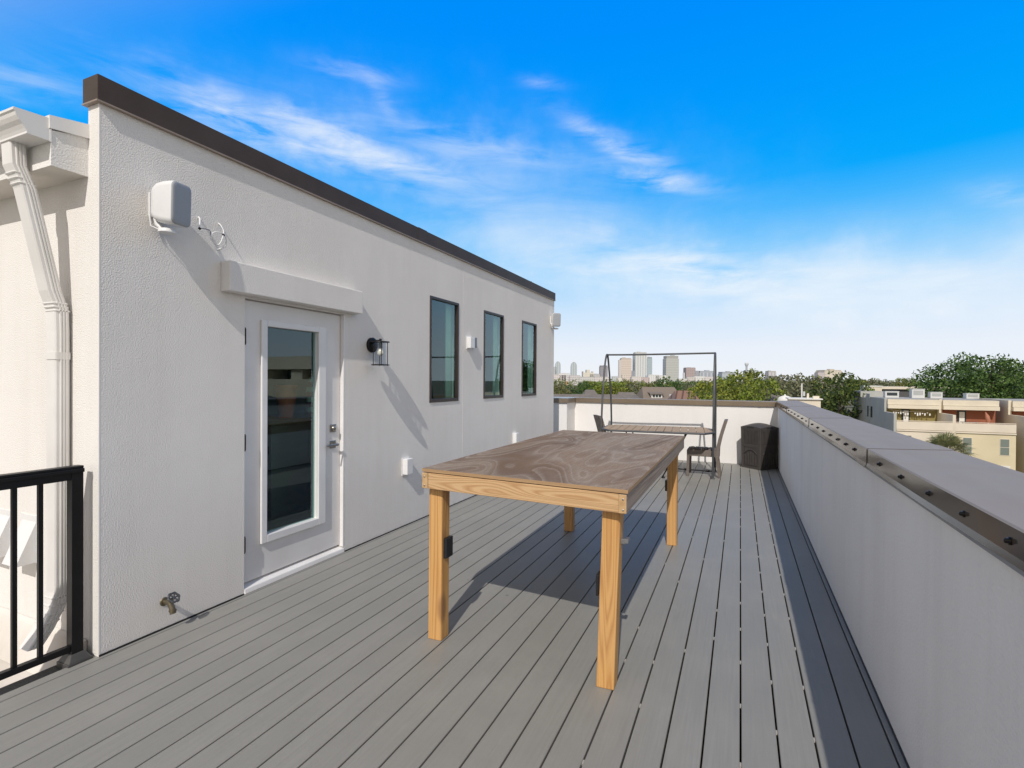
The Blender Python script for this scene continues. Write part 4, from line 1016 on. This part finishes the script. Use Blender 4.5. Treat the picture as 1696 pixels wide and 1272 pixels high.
# buildings to the side, seen only mirrored in the glass
sd = thing('cream_garage', (44, 46, GROUND), 'cream flat roofed building mirrored in the door glass', 'building')
mb = MB(); mb.box(31, 56, 40, 56, GROUND, 1.5); mb.build('wall', M['cream'], sd)
mb = MB(); mb.box(31, 56, 43.0, 56, 1.51, 2.55, 1); [mb.box(x, x+1.6, 40.2, 42.9, 1.51, 2.55, 0) for x in (31.2, 35.5, 40.5, 44, 48, 53)]; mb.build('open_storey', [M['cream'], M['win_dark']], sd)
mb = MB(); mb.box(30.8, 56.2, 39.8, 56.2, 2.56, 3.9); mb.build('roof', M['cream_pale'], sd)
sd = thing('grey_roof_house', (30, 27, GROUND), 'low grey roofed house mirrored in the door glass', 'house')
mb = MB(); mb.box(20, 34, 16, 32, GROUND, -1.9); mb.build('wall', M['cream_pale'], sd)
mb = MB(); mb.add([(19, 15, -1.89), (35, 15, -1.89), (35, 33, -1.89), (19, 33, -1.89), (25, 22, .3), (30, 22, .3), (30, 27, .3), (25, 27, .3)], [(0, 1, 5, 4), (1, 2, 6, 5), (2, 3, 7, 6), (3, 0, 4, 7), (4, 5, 6, 7)]); mb.build('roof', M['shingle'], sd)

# ------------------------------------------------------------------ trees
def leaf_cloud(mb, clumps, per, leaf, rng, droop=.25):
    for (cx, cy, cz, r) in clumps:
        n = int(per*(r*r)) if per > 0 else 40
        u = rng.normal(size=(n, 3)); u /= np.linalg.norm(u, axis=1)[:, None]
        rad = r*(.55+.5*rng.random(n)**.6)
        p = u*rad[:, None]; p[:, 2] *= .72; p += (cx, cy, cz)
        nn = u*.7+rng.normal(size=(n, 3))*.65; nn[:, 2] += .35; nn /= np.linalg.norm(nn, axis=1)[:, None]
        t = np.cross(nn, rng.normal(size=(n, 3))); t /= np.linalg.norm(t, axis=1)[:, None]; b = np.cross(nn, t)
        s = leaf*(.6+.8*rng.random(n))
        for i in range(n):
            a, c = t[i]*s[i], b[i]*s[i]*.62
            mb.add([p[i]-a, p[i]-c*1.0+a*.1, p[i]+a, p[i]+c*1.0+a*.1], [(0, 1, 2, 3)])
def make_tree(name, H, rx, rz, leafm, label, cat, group, nclump=34, per=26, leaf=.3, seed=1, trunk_r=.3, flat=1.0, base=None):
    """one kind of tree, base at its root"""
    rng = np.random.default_rng(seed); rr = random.Random(seed)
    root = thing(name, (0, 0, 0), label, cat, group)
    cz = H-rz*1.02
    clumps = []
    for k in range(nclump):
        a = 2*PI*(k*.618034+rr.random()*.08); zz = -0.75+1.75*(k+.5)/nclump
        zz = max(-.8, min(.97, zz)); q = math.sqrt(max(0, 1-zz*zz))*(.62+.42*rr.random())
        r = rx*(.16+.17*rr.random())*(1.05-.25*abs(zz))
        clumps.append((rx*q*math.cos(a), rx*q*math.sin(a), cz+rz*zz*(.82+.16*rr.random())*flat, r))
    for k in range(nclump//4):
        clumps.append((rx*.35*rr.uniform(-1, 1), rx*.35*rr.uniform(-1, 1), cz+rz*rr.uniform(-.4, .4), rx*.3))
    for k in range(nclump//2):   # stray sprays past the outline
        a = rr.random()*2*PI; zz = rr.uniform(-.2, 1.0); q = math.sqrt(max(0, 1-zz*zz))
        clumps.append((rx*q*1.02*math.cos(a), rx*q*1.02*math.sin(a), cz+rz*zz*1.02, rx*(.07+.06*rr.random())))
    mb = MB(); leaf_cloud(mb, clumps, per, leaf, rng); mb.build('crown', leafm, root)
    mb = MB()
    fork = cz-rz*.55
    mb.tube(curve([(0, 0, 0), (.1, .05, fork*.5), (0, 0, fork)], 3), [trunk_r*1.25]+[trunk_r]*5+[trunk_r*.85], 8)
    for k in range(0, len(clumps), max(1, len(clumps)//12)):
        x, y, z, r = clumps[k]
        mb.tube(curve([(0, 0, fork-.2), (x*.4, y*.4, fork+(z-fork)*.35), (x*.95, y*.95, z)], 3), [trunk_r*.5, trunk_r*.45, trunk_r*.38, trunk_r*.3, trunk_r*.2, trunk_r*.12, trunk_r*.05], 6)
    mb.build('trunk', M['bark'], root)
    return root
def place(o, px, top_py, depth, sc=None, rz=0, H=None, label=None, group=None, hz=632):
    """stand a tree on the ground at a bearing; its height follows from the top in the photograph"""
    q = far(px, 635, depth); ztop = CAM.z-(top_py-(hz+(px-1226)*.0063))/850.5*depth
    k = (ztop-GROUND)/H
    o.location = (q.x, q.y, GROUND); s = sc if sc else k
    o.scale = (s, s, k); o.rotation_euler = (0, 0, rz)
    if label: o['label'] = label
    if group: o['group'] = group
G1 = 'trees between the deck and the skyline'
T_oak = make_tree('oak_tree', 15.5, 7.4, 4.1, M['leaf_dark'], 'huge spreading dark oak rising behind the townhouses', 'tree', G1, 76, 32, .205, 11, .55)
place(T_oak, 1622, 593, 78, 1.0, .4, 15.5)
T_dark = make_tree('oak_tree', 13.0, 4.3, 4.6, M['leaf_dark'], 'dense dark green tree left of the grey stair tower', 'tree', G1, 44, 46, .24, 23, .32)
place(T_dark, 1388, 615, 80, 1.0, 1.0, 13.0)
T_olive = make_tree('broadleaf_tree', 12.0, 5.2, 4.4, M['leaf_grey'], 'grey green tree behind the parapet corner', 'tree', G1, 40, 36, .26, 31, .3)
place(T_olive, 1292, 622, 92, .95, .3, 12.0)
T_bright = make_tree('broadleaf_tree', 12.0, 5.0, 4.6, M['leaf_bright'], 'bright green tree beside the right post of the tube frame', 'tree', G1, 42, 38, .25, 47, .3)
place(T_bright, 1232, 612, 98, 1.08, 2.2, 12.0, 'tall bright olive tree under the control tower')
T_mid = make_tree('broadleaf_tree', 11.0, 5.0, 4.0, M['leaf_olive'], 'olive tree in the treeline', 'tree', G1, 34, 24, .34, 59, .3)
place(T_mid, 1336, 620, 105, 1.0, .7, 11.0, 'olive tree behind the utility pole')
rr = random.Random(77)
spec = [
 (T_bright, 1178, 629, 86, .82, 'bright green tree beside the right post of the tube frame', 12.0),
 (T_bright, 1202, 622, 110, .95, 'bright tree right of the tube frame below the grey slab block', 12.0),
 (T_bright, 1262, 626, 84, .80, 'olive green tree rising left of the small gabled house', 12.0),
 (T_olive, 1318, 619, 100, .92, 'grey green tree directly left of the utility pole', 12.0),
 (T_olive, 1358, 624, 120, .95, 'grey green tree between the utility pole and the dark tree', 12.0),
 (T_olive, 1272, 621, 130, 1.0, 'grey green crown peeping over below the cream purple tower', 12.0),
 (T_dark, 1103, 623, 150, .9, 'round dark green tree under the tall square greenish tower', 13.0),
 (T_dark, 1126, 627, 160, .72, 'low round green tree below the red brown block', 13.0),
 (T_dark, 1545, 626, 112, .55, 'dark tree at the left foot of the huge oak', 13.0),
 (T_bright, 1541, 641, 98, .42, 'yellow green bush like tree in front of the huge oak', 12.0),
 (T_bright, 1440, 641, 99, .34, 'yellow green small tree behind the stair tower', 12.0),
 (T_dark, 1692, 600, 96, 1.05, 'dark oak crowding the right edge behind the huge oak', 13.0),
 (T_bright, 1150, 640, 125, .6, 'low bright tree behind the rust coloured roof', 12.0),
 (T_olive, 1142, 636, 140, .55, 'grey green low tree above the brown shingle house', 12.0),
 (T_mid, 1040, 627, 210, .9, 'olive tree under the peach tower', 11.0),
 (T_mid, 925, 637, 150, .75, 'olive tree touching the end of the house wall', 11.0),
 (T_dark, 968, 630, 230, .9, 'dark green tree below the cream notched block', 13.0),
 (T_mid, 1086, 637, 190, .7, 'olive low tree behind the brown shingle ridge', 11.0),
]
for src, px, top, dep, s, lab, H in spec:
    o = copy_tree(src); place(o, px, top, dep, s, rr.random()*6, H, lab)
gf_ = 'far trees of the treeline'
protos = [(T_mid, 11.0), (T_olive, 12.0), (T_mid, 11.0), (T_bright, 12.0), (T_dark, 13.0)]
for k in range(74):
    px = 905+(1740-905)*(k+.5*rr.random())/74; dep = rr.uniform(170, 330)
    src, H = protos[rr.randrange(5)]
    o = copy_tree(src); top = 630.5+rr.uniform(-3.2, 4.5) if px > 1130 else 631.5+rr.uniform(-2.0, 6.5)
    if 1410 < px < 1560: top = 629+rr.uniform(-5, 3)
    place(o, px, top, dep, rr.uniform(.9, 1.25), rr.random()*6, H, 'far olive green tree in the treeline under the horizon', gf_)
# trees mirrored in the glass
for k in range(9):
    src, H = protos[k % 5]; o = copy_tree(src); ang = R(20+k*7.5); d = rr.uniform(62, 90)
    o.location = (math.sin(ang)*d+3, math.cos(ang)*d, GROUND); s = rr.uniform(.85, 1.05); o.scale = (s, s, s); o.rotation_euler = (0, 0, k)
    if k < 4: o.location = (70+6*k, 45-9*k, GROUND)
    else: o.location = (44+7*(k-4), 8+3*k, GROUND)
    o['label'] = 'side street tree mirrored in the window glass'; o['group'] = 'side street trees'
# far woods: one mass
rng = np.random.default_rng(9); mb = MB(); cl = []
for k in range(520):
    px = rr.uniform(840, 1800); dep = 360+1500*rr.random()**1.6
    q = far(px, 635, dep); r = rr.uniform(5, 8.5)
    cl.append((q.x, q.y, GROUND+rr.uniform(4.5, 8.5)+dep*.0008, r))
leaf_cloud(mb, cl, .95, 1.05, rng)
tag(mb.build('woods', M['leaf_olive']), 'distant wooded suburb reading as one olive mass', 'woods', kind='stuff')
# palm
q = far(1566, 750, 46)
pm = thing('palm_tree', (q.x, q.y, GROUND), 'fan palm in front of the yellow townhouse', 'palm')
ct = Vector((q.x, q.y, q.z-.3))
mb = MB(); mb.tube([(q.x, q.y, GROUND), (q.x+.05, q.y, (GROUND+ct.z)/2), ct], [.24, .19, .22], 10); mb.build('trunk', M['bark'], pm)
mb = MB(); rr2 = random.Random(4)
for k in range(64):
    az = k*2.39996; el = R(80-125*(k/64)); L = 1.15+.35*rr2.random()
    d = Vector((math.cos(az)*math.cos(el), math.sin(az)*math.cos(el), math.sin(el)))
    tip = ct+d*L; side = d.cross(Vector((0, 0, 1))).normalized(); upv = side.cross(d).normalized()
    mb.tube([ct, ct+d*L*.6+Vector((0, 0, .05)), tip], [.025, .018, .012], 4)
    for j in range(17):
        a = R(-100+200*j/16); dd = (d*math.cos(a)+side*math.sin(a)).normalized()
        l = 1.15*(1-.25*abs(a)/R(100)); e = tip+dd*l+Vector((0, 0, -.30*l*rr2.uniform(.5, 1.2))); m1 = tip+dd*l*.55
        w = upv.cross(dd).normalized()*.045
        mb.add([tip, m1-w, e, m1+w], [(0, 1, 2, 3)])
mb.build('crown', M['palm'], pm)
# hedge shrub by the garage
sh = copy_tree(T_dark); place(sh, 1690, 783, 62, .28, 1, 13.0, 'dark green shrub at the foot of the yellow townhouse')
# parked van
q = far(1548, 771, 50)
vn = thing('parked_van', (q.x, q.y, GROUND), 'white van roof parked in front of the yellow townhouse', 'van')
mb = MB(); vx, vy = q.x-2.4, q.y-1; zb = GROUND
mb.box(vx, vx+4.9, vy, vy+1.95, zb+.45, zb+1.45, bev=.12); mb.box(vx+.9, vx+4.85, vy+.08, vy+1.87, zb+1.35, zb+2.35, bev=.18); mb.build('body', M['white_paint'], vn)
mb = MB(); mb.box(vx+1.0, vx+4.7, vy+.07, vy+.079, zb+1.5, zb+2.1); mb.build('window', M['win_dark'], vn)
for x in (1.0, 4.0):
    for y in (.0, 1.75):
        mb = MB(); mb.tube([(vx+x, vy+y, zb+.36), (vx+x, vy+y+.2, zb+.36)], .36, 16); mb.build('wheel', M['black_plastic'], vn)

# ------------------------------------------------------------------ skyline
def facade(name, wall, win, sx, sz, fx=.5, fz=.5, rough=.5):
    def f(t, b):
        co = objco(t); sep = t.n('ShaderNodeSeparateXYZ'); t.l(co, sep.inputs[0])
        h = t.math('ADD', sep.outputs[0], sep.outputs[1])
        a = t.math('GREATER_THAN', t.math('FRACT', t.math('DIVIDE', h, sx)), fx); c = t.math('GREATER_THAN', t.math('FRACT', t.math('DIVIDE', sep.outputs[2], sz)), fz)
        k = t.math('MULTIPLY', a, c)
        t.l(t.mix(k, wall, win), b.inputs['Base Color'])
    return mat(name, wall, rough, build=f)
SD = 2500.
def sky_base(px, dep=SD): return far(px, 632, dep)
def tower(px0, px1, top, wall, win, label, name='office_tower', sx=9, sz=9, fx=.5, fz=.4, depth_ratio=.9, dep=SD, cap=None, rounded=False, setback=None, group='skyline towers', notch=False, base=None, cat='tower'):
    def hz(px): return 632+(px-1226)*.0063
    A = far(px0, 632, dep); B = far(px1, 632, dep); d = Vector((B.x-A.x, B.y-A.y, 0)); W = d.length; d.normalize(); nrm = Vector((-d.y, d.x, 0))
    z1 = CAM.z-(top-hz((px0+px1)/2))/850.5*dep
    mid = (A+B)/2
    o = thing(name, (mid.x, mid.y, GROUND), label, cat, group)
    haze_mix = lambda c: tuple(x*.64+y*.36 for x, y in zip(c, (.50, .55, .60)))  # distance haze mixed into the wall and window colours
    wall, win = haze_mix(wall), haze_mix(win)
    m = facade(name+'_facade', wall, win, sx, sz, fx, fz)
    def P(s, t, z): q = Vector((mid.x, mid.y, 0))+d*s+nrm*t; return (q.x, q.y, z)
    D = W*depth_ratio
    def blk(mb, s0, s1, t0, t1, za, zb): mb.hexa([P(s0, t0, za), P(s1, t0, za), P(s1, t1, za), P(s0, t1, za)], [P(s0, t0, zb), P(s1, t0, zb), P(s1, t1, zb), P(s0, t1, zb)])
    mb = MB(); zt = z1
    if rounded: zt = z1-W*.9
    if cap: zt = z1-cap
    if notch: zt = z1-W*.28
    blk(mb, -W/2, W/2, 0, D, GROUND, zt)
    if notch: blk(mb, -W*.16, W*.16, 0, D, zt, z1); blk(mb, -W*.5, -W*.40, 0, D, zt, zt+W*.12); blk(mb, W*.40, W*.5, 0, D, zt, zt+W*.12)
    b = mb.build('wall', m, o)
    mb = MB()
    if rounded:
        n = 12; pr = [(-W/2*math.cos(PI*k/n), zt+W*.9*math.sin(PI*k/n)) for k in range(n+1)]
        vs = [P(s, 0, z) for s, z in pr]+[P(s, D, z) for s, z in pr]
        mb.add(vs, [tuple(range(n+1))[::-1], tuple(range(n+1, 2*n+2))]+[(k, k+1, n+2+k, n+1+k) for k in range(n)])
        mb.build('roof', m, o)
    else:
        c_ = cap or W*.04
        if not notch:
            blk(mb, -W*.46, W*.46, D*.04, D*.96, zt, zt+c_*.999)
            rm_ = mat(name+'_roof', tuple(x*.75 for x in wall), .6); mb.build('roof', rm_, o)
            if W > 14 and z1 > 20:
                q_ = random.Random(int(px0*7)); mb = MB(); a_ = q_.uniform(-.35, .05)
                blk(mb, W*a_, W*(a_+.28), D*.3, D*.6, z1, z1+W*.06); mb.build('roof_plant', rm_, o)
    if base:
        mb = MB(); blk(mb, -W*base, W*base, -D*.2, D*1.1, GROUND, z1-(z1-GROUND)*.68); mb.build('podium', m, o)
    return o
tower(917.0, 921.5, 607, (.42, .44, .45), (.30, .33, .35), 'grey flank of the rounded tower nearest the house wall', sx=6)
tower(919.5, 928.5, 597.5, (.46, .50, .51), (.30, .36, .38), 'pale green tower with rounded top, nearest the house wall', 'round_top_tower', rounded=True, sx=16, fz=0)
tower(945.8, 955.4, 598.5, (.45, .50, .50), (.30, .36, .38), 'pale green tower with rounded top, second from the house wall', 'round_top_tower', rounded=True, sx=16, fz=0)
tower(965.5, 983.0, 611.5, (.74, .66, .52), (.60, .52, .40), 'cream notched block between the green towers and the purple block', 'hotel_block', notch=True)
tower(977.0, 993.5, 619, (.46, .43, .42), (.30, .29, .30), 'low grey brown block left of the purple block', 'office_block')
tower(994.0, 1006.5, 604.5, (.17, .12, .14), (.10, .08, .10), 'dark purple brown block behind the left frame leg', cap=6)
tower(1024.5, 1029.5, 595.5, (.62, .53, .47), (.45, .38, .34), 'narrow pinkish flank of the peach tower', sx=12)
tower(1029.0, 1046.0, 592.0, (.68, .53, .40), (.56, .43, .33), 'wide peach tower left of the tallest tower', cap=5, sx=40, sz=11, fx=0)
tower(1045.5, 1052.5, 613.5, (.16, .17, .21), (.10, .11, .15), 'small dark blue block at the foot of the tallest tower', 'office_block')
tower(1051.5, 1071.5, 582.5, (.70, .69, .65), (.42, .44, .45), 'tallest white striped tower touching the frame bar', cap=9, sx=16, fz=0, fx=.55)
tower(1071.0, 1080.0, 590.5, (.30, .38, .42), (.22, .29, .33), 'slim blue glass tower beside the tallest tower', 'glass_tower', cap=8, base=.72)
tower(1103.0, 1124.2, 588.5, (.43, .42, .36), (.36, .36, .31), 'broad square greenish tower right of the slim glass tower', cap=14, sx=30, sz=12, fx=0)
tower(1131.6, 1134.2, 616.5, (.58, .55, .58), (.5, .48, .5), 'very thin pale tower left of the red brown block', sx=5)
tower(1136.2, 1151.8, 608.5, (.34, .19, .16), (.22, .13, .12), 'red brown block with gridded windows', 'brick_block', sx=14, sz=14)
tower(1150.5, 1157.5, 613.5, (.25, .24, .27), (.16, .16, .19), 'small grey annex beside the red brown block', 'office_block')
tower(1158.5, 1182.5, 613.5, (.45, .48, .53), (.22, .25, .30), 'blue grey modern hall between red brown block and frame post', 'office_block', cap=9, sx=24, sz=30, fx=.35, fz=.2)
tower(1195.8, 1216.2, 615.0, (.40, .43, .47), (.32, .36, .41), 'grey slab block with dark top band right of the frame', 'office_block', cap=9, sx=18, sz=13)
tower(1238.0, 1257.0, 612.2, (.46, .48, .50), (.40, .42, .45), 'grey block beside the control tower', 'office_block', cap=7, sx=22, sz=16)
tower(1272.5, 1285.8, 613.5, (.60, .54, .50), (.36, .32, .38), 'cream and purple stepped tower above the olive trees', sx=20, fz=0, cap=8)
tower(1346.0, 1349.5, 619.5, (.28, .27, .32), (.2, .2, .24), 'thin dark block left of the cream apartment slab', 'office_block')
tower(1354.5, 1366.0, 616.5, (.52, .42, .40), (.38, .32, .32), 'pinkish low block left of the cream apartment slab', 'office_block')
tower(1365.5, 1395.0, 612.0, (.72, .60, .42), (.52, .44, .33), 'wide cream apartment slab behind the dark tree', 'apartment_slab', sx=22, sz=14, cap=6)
# control tower
A = far(1236.3, 632, SD); zt = CAM.z+(632-600)/850.5*SD
o = thing('control_tower', (A.x, A.y, GROUND), 'thin control tower with flared cab', 'tower')
mb = MB(); mb.tube([(A.x, A.y, GROUND), (A.x, A.y, zt-16)], 4.6, 12); mb.build('shaft', mat('tower_concrete', (.40, .42, .45), .7), o)
mb = MB(); mb.lathe([(4.6, -18), (8.5, -9), (8.5, -2), (7, 0), (0, 0)], 16, 0, Matrix.Translation((A.x, A.y, zt))); mb.build('cab', mat('tower_cab', (.52, .54, .57), .4), o)
# low blocks between the trees and the towers
low = [(905, 938, 620.5, (.70, .60, .56), 'pale pink apartments at the foot of the first round tower'), (926, 944, 618.0, (.76, .72, .70), 'white gabled apartments left of the second round tower'),
 (940, 962, 621.5, (.60, .54, .52), 'greyish pink block at the foot of the second round tower'), (955, 985, 624.5, (.60, .57, .52), 'low beige sheds under the cream notched block'),
 (984, 1010, 624.0, (.66, .58, .54), 'pale pink block under the purple block'), (1014, 1024, 622.5, (.50, .52, .52), 'grey low hall left of the peach tower'),
 (1020, 1036, 626.0, (.80, .74, .60), 'low cream hall under the peach tower'), (1030, 1040, 620.0, (.70, .56, .44), 'arched peach annex at the foot of the peach tower'),
 (1046, 1062, 623.5, (.74, .64, .58), 'pink white block at the foot of the tallest tower'), (1062, 1076, 624.5, (.55, .38, .35), 'brick red block right of the tallest tower'),
 (1074, 1092, 620.5, (.80, .78, .74), 'white stepped block right of the slim glass tower'), (1086, 1104, 621.5, (.78, .76, .72), 'white slab left of the square greenish tower'),
 (1124, 1140, 627.0, (.72, .66, .62), 'pale low block right of the square greenish tower'), (1138, 1152, 624.0, (.62, .54, .48), 'sandy block below the red brown block'),
 (1150, 1168, 623.0, (.78, .76, .72), 'white low building below the blue grey hall'), (1166, 1190, 624.0, (.70, .62, .58), 'pinkish low building behind the right frame post'),
 (1206, 1222, 622.0, (.80, .78, .72), 'white low house under the grey slab block')]
for a, b, t_, c, lab in low:
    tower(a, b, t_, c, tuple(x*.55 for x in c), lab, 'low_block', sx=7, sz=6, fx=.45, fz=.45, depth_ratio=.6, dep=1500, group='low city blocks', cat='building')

# ------------------------------------------------------------------ light
SUN = Vector((.22, -1.07, 1.0)).normalized()
elev = math.asin(SUN.z); az = math.atan2(SUN.x, SUN.y)
sl = bpy.data.lights.new('sun', 'SUN'); sl.energy = 3.25; sl.angle = R(.5); sl.color = (1, .94, .865)
so = bpy.data.objects.new('sun', sl); C.objects.link(so); so.rotation_euler = (-SUN).to_track_quat('-Z', 'Y').to_euler()
W = bpy.data.worlds.new('World'); S.world = W; W.use_nodes = True
t = NT(W.node_tree); W.node_tree.nodes.clear()
out = t.n('ShaderNodeOutputWorld'); bg = t.n('ShaderNodeBackground'); t.l(bg.outputs[0], out.inputs[0])
sky = t.n('ShaderNodeTexSky', sky_type='NISHITA'); sky.sun_disc = False; sky.sun_elevation = elev; sky.sun_rotation = az
sky.air_density = 1.0; sky.dust_density = .6; sky.ozone_density = 3.0; sky.altitude = 0
dirv = t.n('ShaderNodeTexCoord').outputs['Generated']
sep = t.n('ShaderNodeSeparateXYZ'); t.l(dirv, sep.inputs[0]); z = sep.outputs[2]
hs = t.n('ShaderNodeHueSaturation'); hs.inputs['Saturation'].default_value = 1.45; hs.inputs['Value'].default_value = 1.0; t.l(sky.outputs[0], hs.inputs['Color'])
K = 10.0    # the background strength below is 1/K
def sc(c, f=1.0): return tuple(x*K*f for x in c)
def scaled(col):
    m = t.n('ShaderNodeVectorMath', operation='SCALE'); m.inputs['Scale'].default_value = K; t.l(col, m.inputs[0]); return m.outputs[0]
blue = t.ramp(z, [(0.0, (.88, .91, .96)), (.06, (.83, .88, .965)), (.13, (.63, .80, .985)), (.19, (.37, .685, 1.)), (.235, (.20, .585, 1.)), (.29, (.055, .465, 1.)), (.335, (.0, .395, 1.)), (.45, (.0, .33, 1.)), (.56, (.0, .28, 1.)), (1., (.0, .22, .88))])
col = t.mix(.97, hs.outputs[0], scaled(blue))
# the sky whitens towards the sun, behind the viewer
dp = t.n('ShaderNodeVectorMath', operation='DOT_PRODUCT'); t.l(dirv, dp.inputs[0]); dp.inputs[1].default_value = SUN
mr = t.n('ShaderNodeMapRange', interpolation_type='SMOOTHSTEP'); mr.inputs[1].default_value = -.14; mr.inputs[2].default_value = .22; t.l(dp.outputs['Value'], mr.inputs[0])
pale = t.ramp(z, [(0.0, (.99, .925, .86)), (.3, (.80, .755, .73)), (1., (.13, .19, .31))])
col = t.mix(mr.outputs[0], col, scaled(pale))
# cirrus: streaks and veils at bearings of their own, in degrees of azimuth and elevation
az_ = t.math('MULTIPLY', t.math('ARCTAN2', sep.outputs[0], sep.outputs[1]), 180/PI); el_ = t.math('MULTIPLY', t.math('ARCSINE', z), 180/PI)
def bearing(px, py):
    d = (far(px, py, 1)-CAM).normalized(); return math.degrees(math.atan2(d.x, d.y)), math.degrees(math.asin(d.z))
ae = t.n('ShaderNodeCombineXYZ'); t.l(az_, ae.inputs[0]); t.l(el_, ae.inputs[1])
warp_n = t.math('SUBTRACT', t.noise(ae.outputs[0], .13, 4, .6), .5)
def fibres(ang, fx, fy, det): return t.noise(t.mapping(ae.outputs[0], (fx, fy, 1), (2, 5, 0), (0, 0, R(ang))), 1.0, det, .6, .5)
FIB = [fibres(20, .13, .62, 6), fibres(8, .055, .20, 6)]
def streak(p0, p1, wid, amp, fi, lo, hi, endsoft=.62):
    a0, e0 = bearing(*p0); a1, e1 = bearing(*p1)
    ca, ce = (a0+a1)/2, (e0+e1)/2; kx = math.cos(R(ce)); L = math.hypot((a1-a0)*kx, e1-e0)*endsoft; ang = math.atan2(e1-e0, (a1-a0)*kx)
    x = t.math('MULTIPLY', t.math('SUBTRACT', az_, ca), kx); y = t.math('SUBTRACT', el_, ce)
    u = t.math('ADD', t.math('MULTIPLY', x, math.cos(ang)/L), t.math('MULTIPLY', y, math.sin(ang)/L))
    v = t.math('SUBTRACT', t.math('MULTIPLY', y, math.cos(ang)/wid), t.math('MULTIPLY', x, math.sin(ang)/wid))
    v2 = t.math('MULTIPLY_ADD', warp_n, 2.6, v)
    g = t.math('EXPONENT', t.math('MULTIPLY', t.math('ADD', t.math('MULTIPLY', u, u), t.math('MULTIPLY', v2, v2)), -1.))
    mrr = t.n('ShaderNodeMapRange'); mrr.inputs[1].default_value = lo; mrr.inputs[2].default_value = hi; t.l(FIB[fi], mrr.inputs[0])
    return t.math('MULTIPLY', t.math('MULTIPLY', g, mrr.outputs[0]), amp)
parts = [
 streak((360, 182), (760, 300), 1.9, .58, 0, .34, .70),
 streak((520, 220), (700, 275), .9, .55, 0, .28, .62),
 streak((290, 160), (520, 225), 1.9, .42, 0, .36, .66),
 streak((660, 205), (900, 262), 1.5, .34, 0, .36, .66),
 streak((955, 205), (1090, 270), 1.0, .60, 0, .36, .66),
 streak((1030, 284), (1160, 310), .85, .58, 0, .36, .66),
 streak((535, 108), (640, 128), .8, .34, 0, .34, .62),
 streak((610, 125), (650, 190), .7, .24, 0, .34, .62),
 streak((-60, 120), (120, 148), 1.5, .30, 0, .34, .66),
 streak((872, 134), (925, 140), .5, .22, 0, .34, .62),
 streak((1620, 316), (1730, 332), .9, .34, 0, .34, .62),
 streak((560, 250), (1060, 350), 5.0, .38, 1, .15, .80),
 streak((740, 380), (1130, 440), 3.6, .58, 1, .25, .75),
 streak((1000, 430), (1330, 470), 2.2, .75, 0, .34, .64),
 streak((1020, 455), (1400, 500), 3.0, .70, 1, .30, .66),
 streak((1330, 462), (1800, 470), 3.4, .66, 1, .18, .66),
]
k = parts[0]
for p_ in parts[1:]: k = t.math('SUBTRACT', t.math('ADD', k, p_), t.math('MULTIPLY', k, p_))
col = t.mix(t.math('MULTIPLY', k, t.math('SUBTRACT', 1.0, mr.outputs[0]), clamp=True), col, sc((.90, .945, .985)))
t.l(col, bg.inputs['Color']); bg.inputs['Strength'].default_value = .1

S.view_settings.view_transform = 'Standard'; S.view_settings.look = 'None'; S.view_settings.exposure = 0; S.view_settings.gamma = 1
S.render.engine = 'CYCLES'
S.cycles.max_bounces = 8; S.cycles.diffuse_bounces = 4; S.cycles.transparent_max_bounces = 12
S.cycles.use_denoising = True
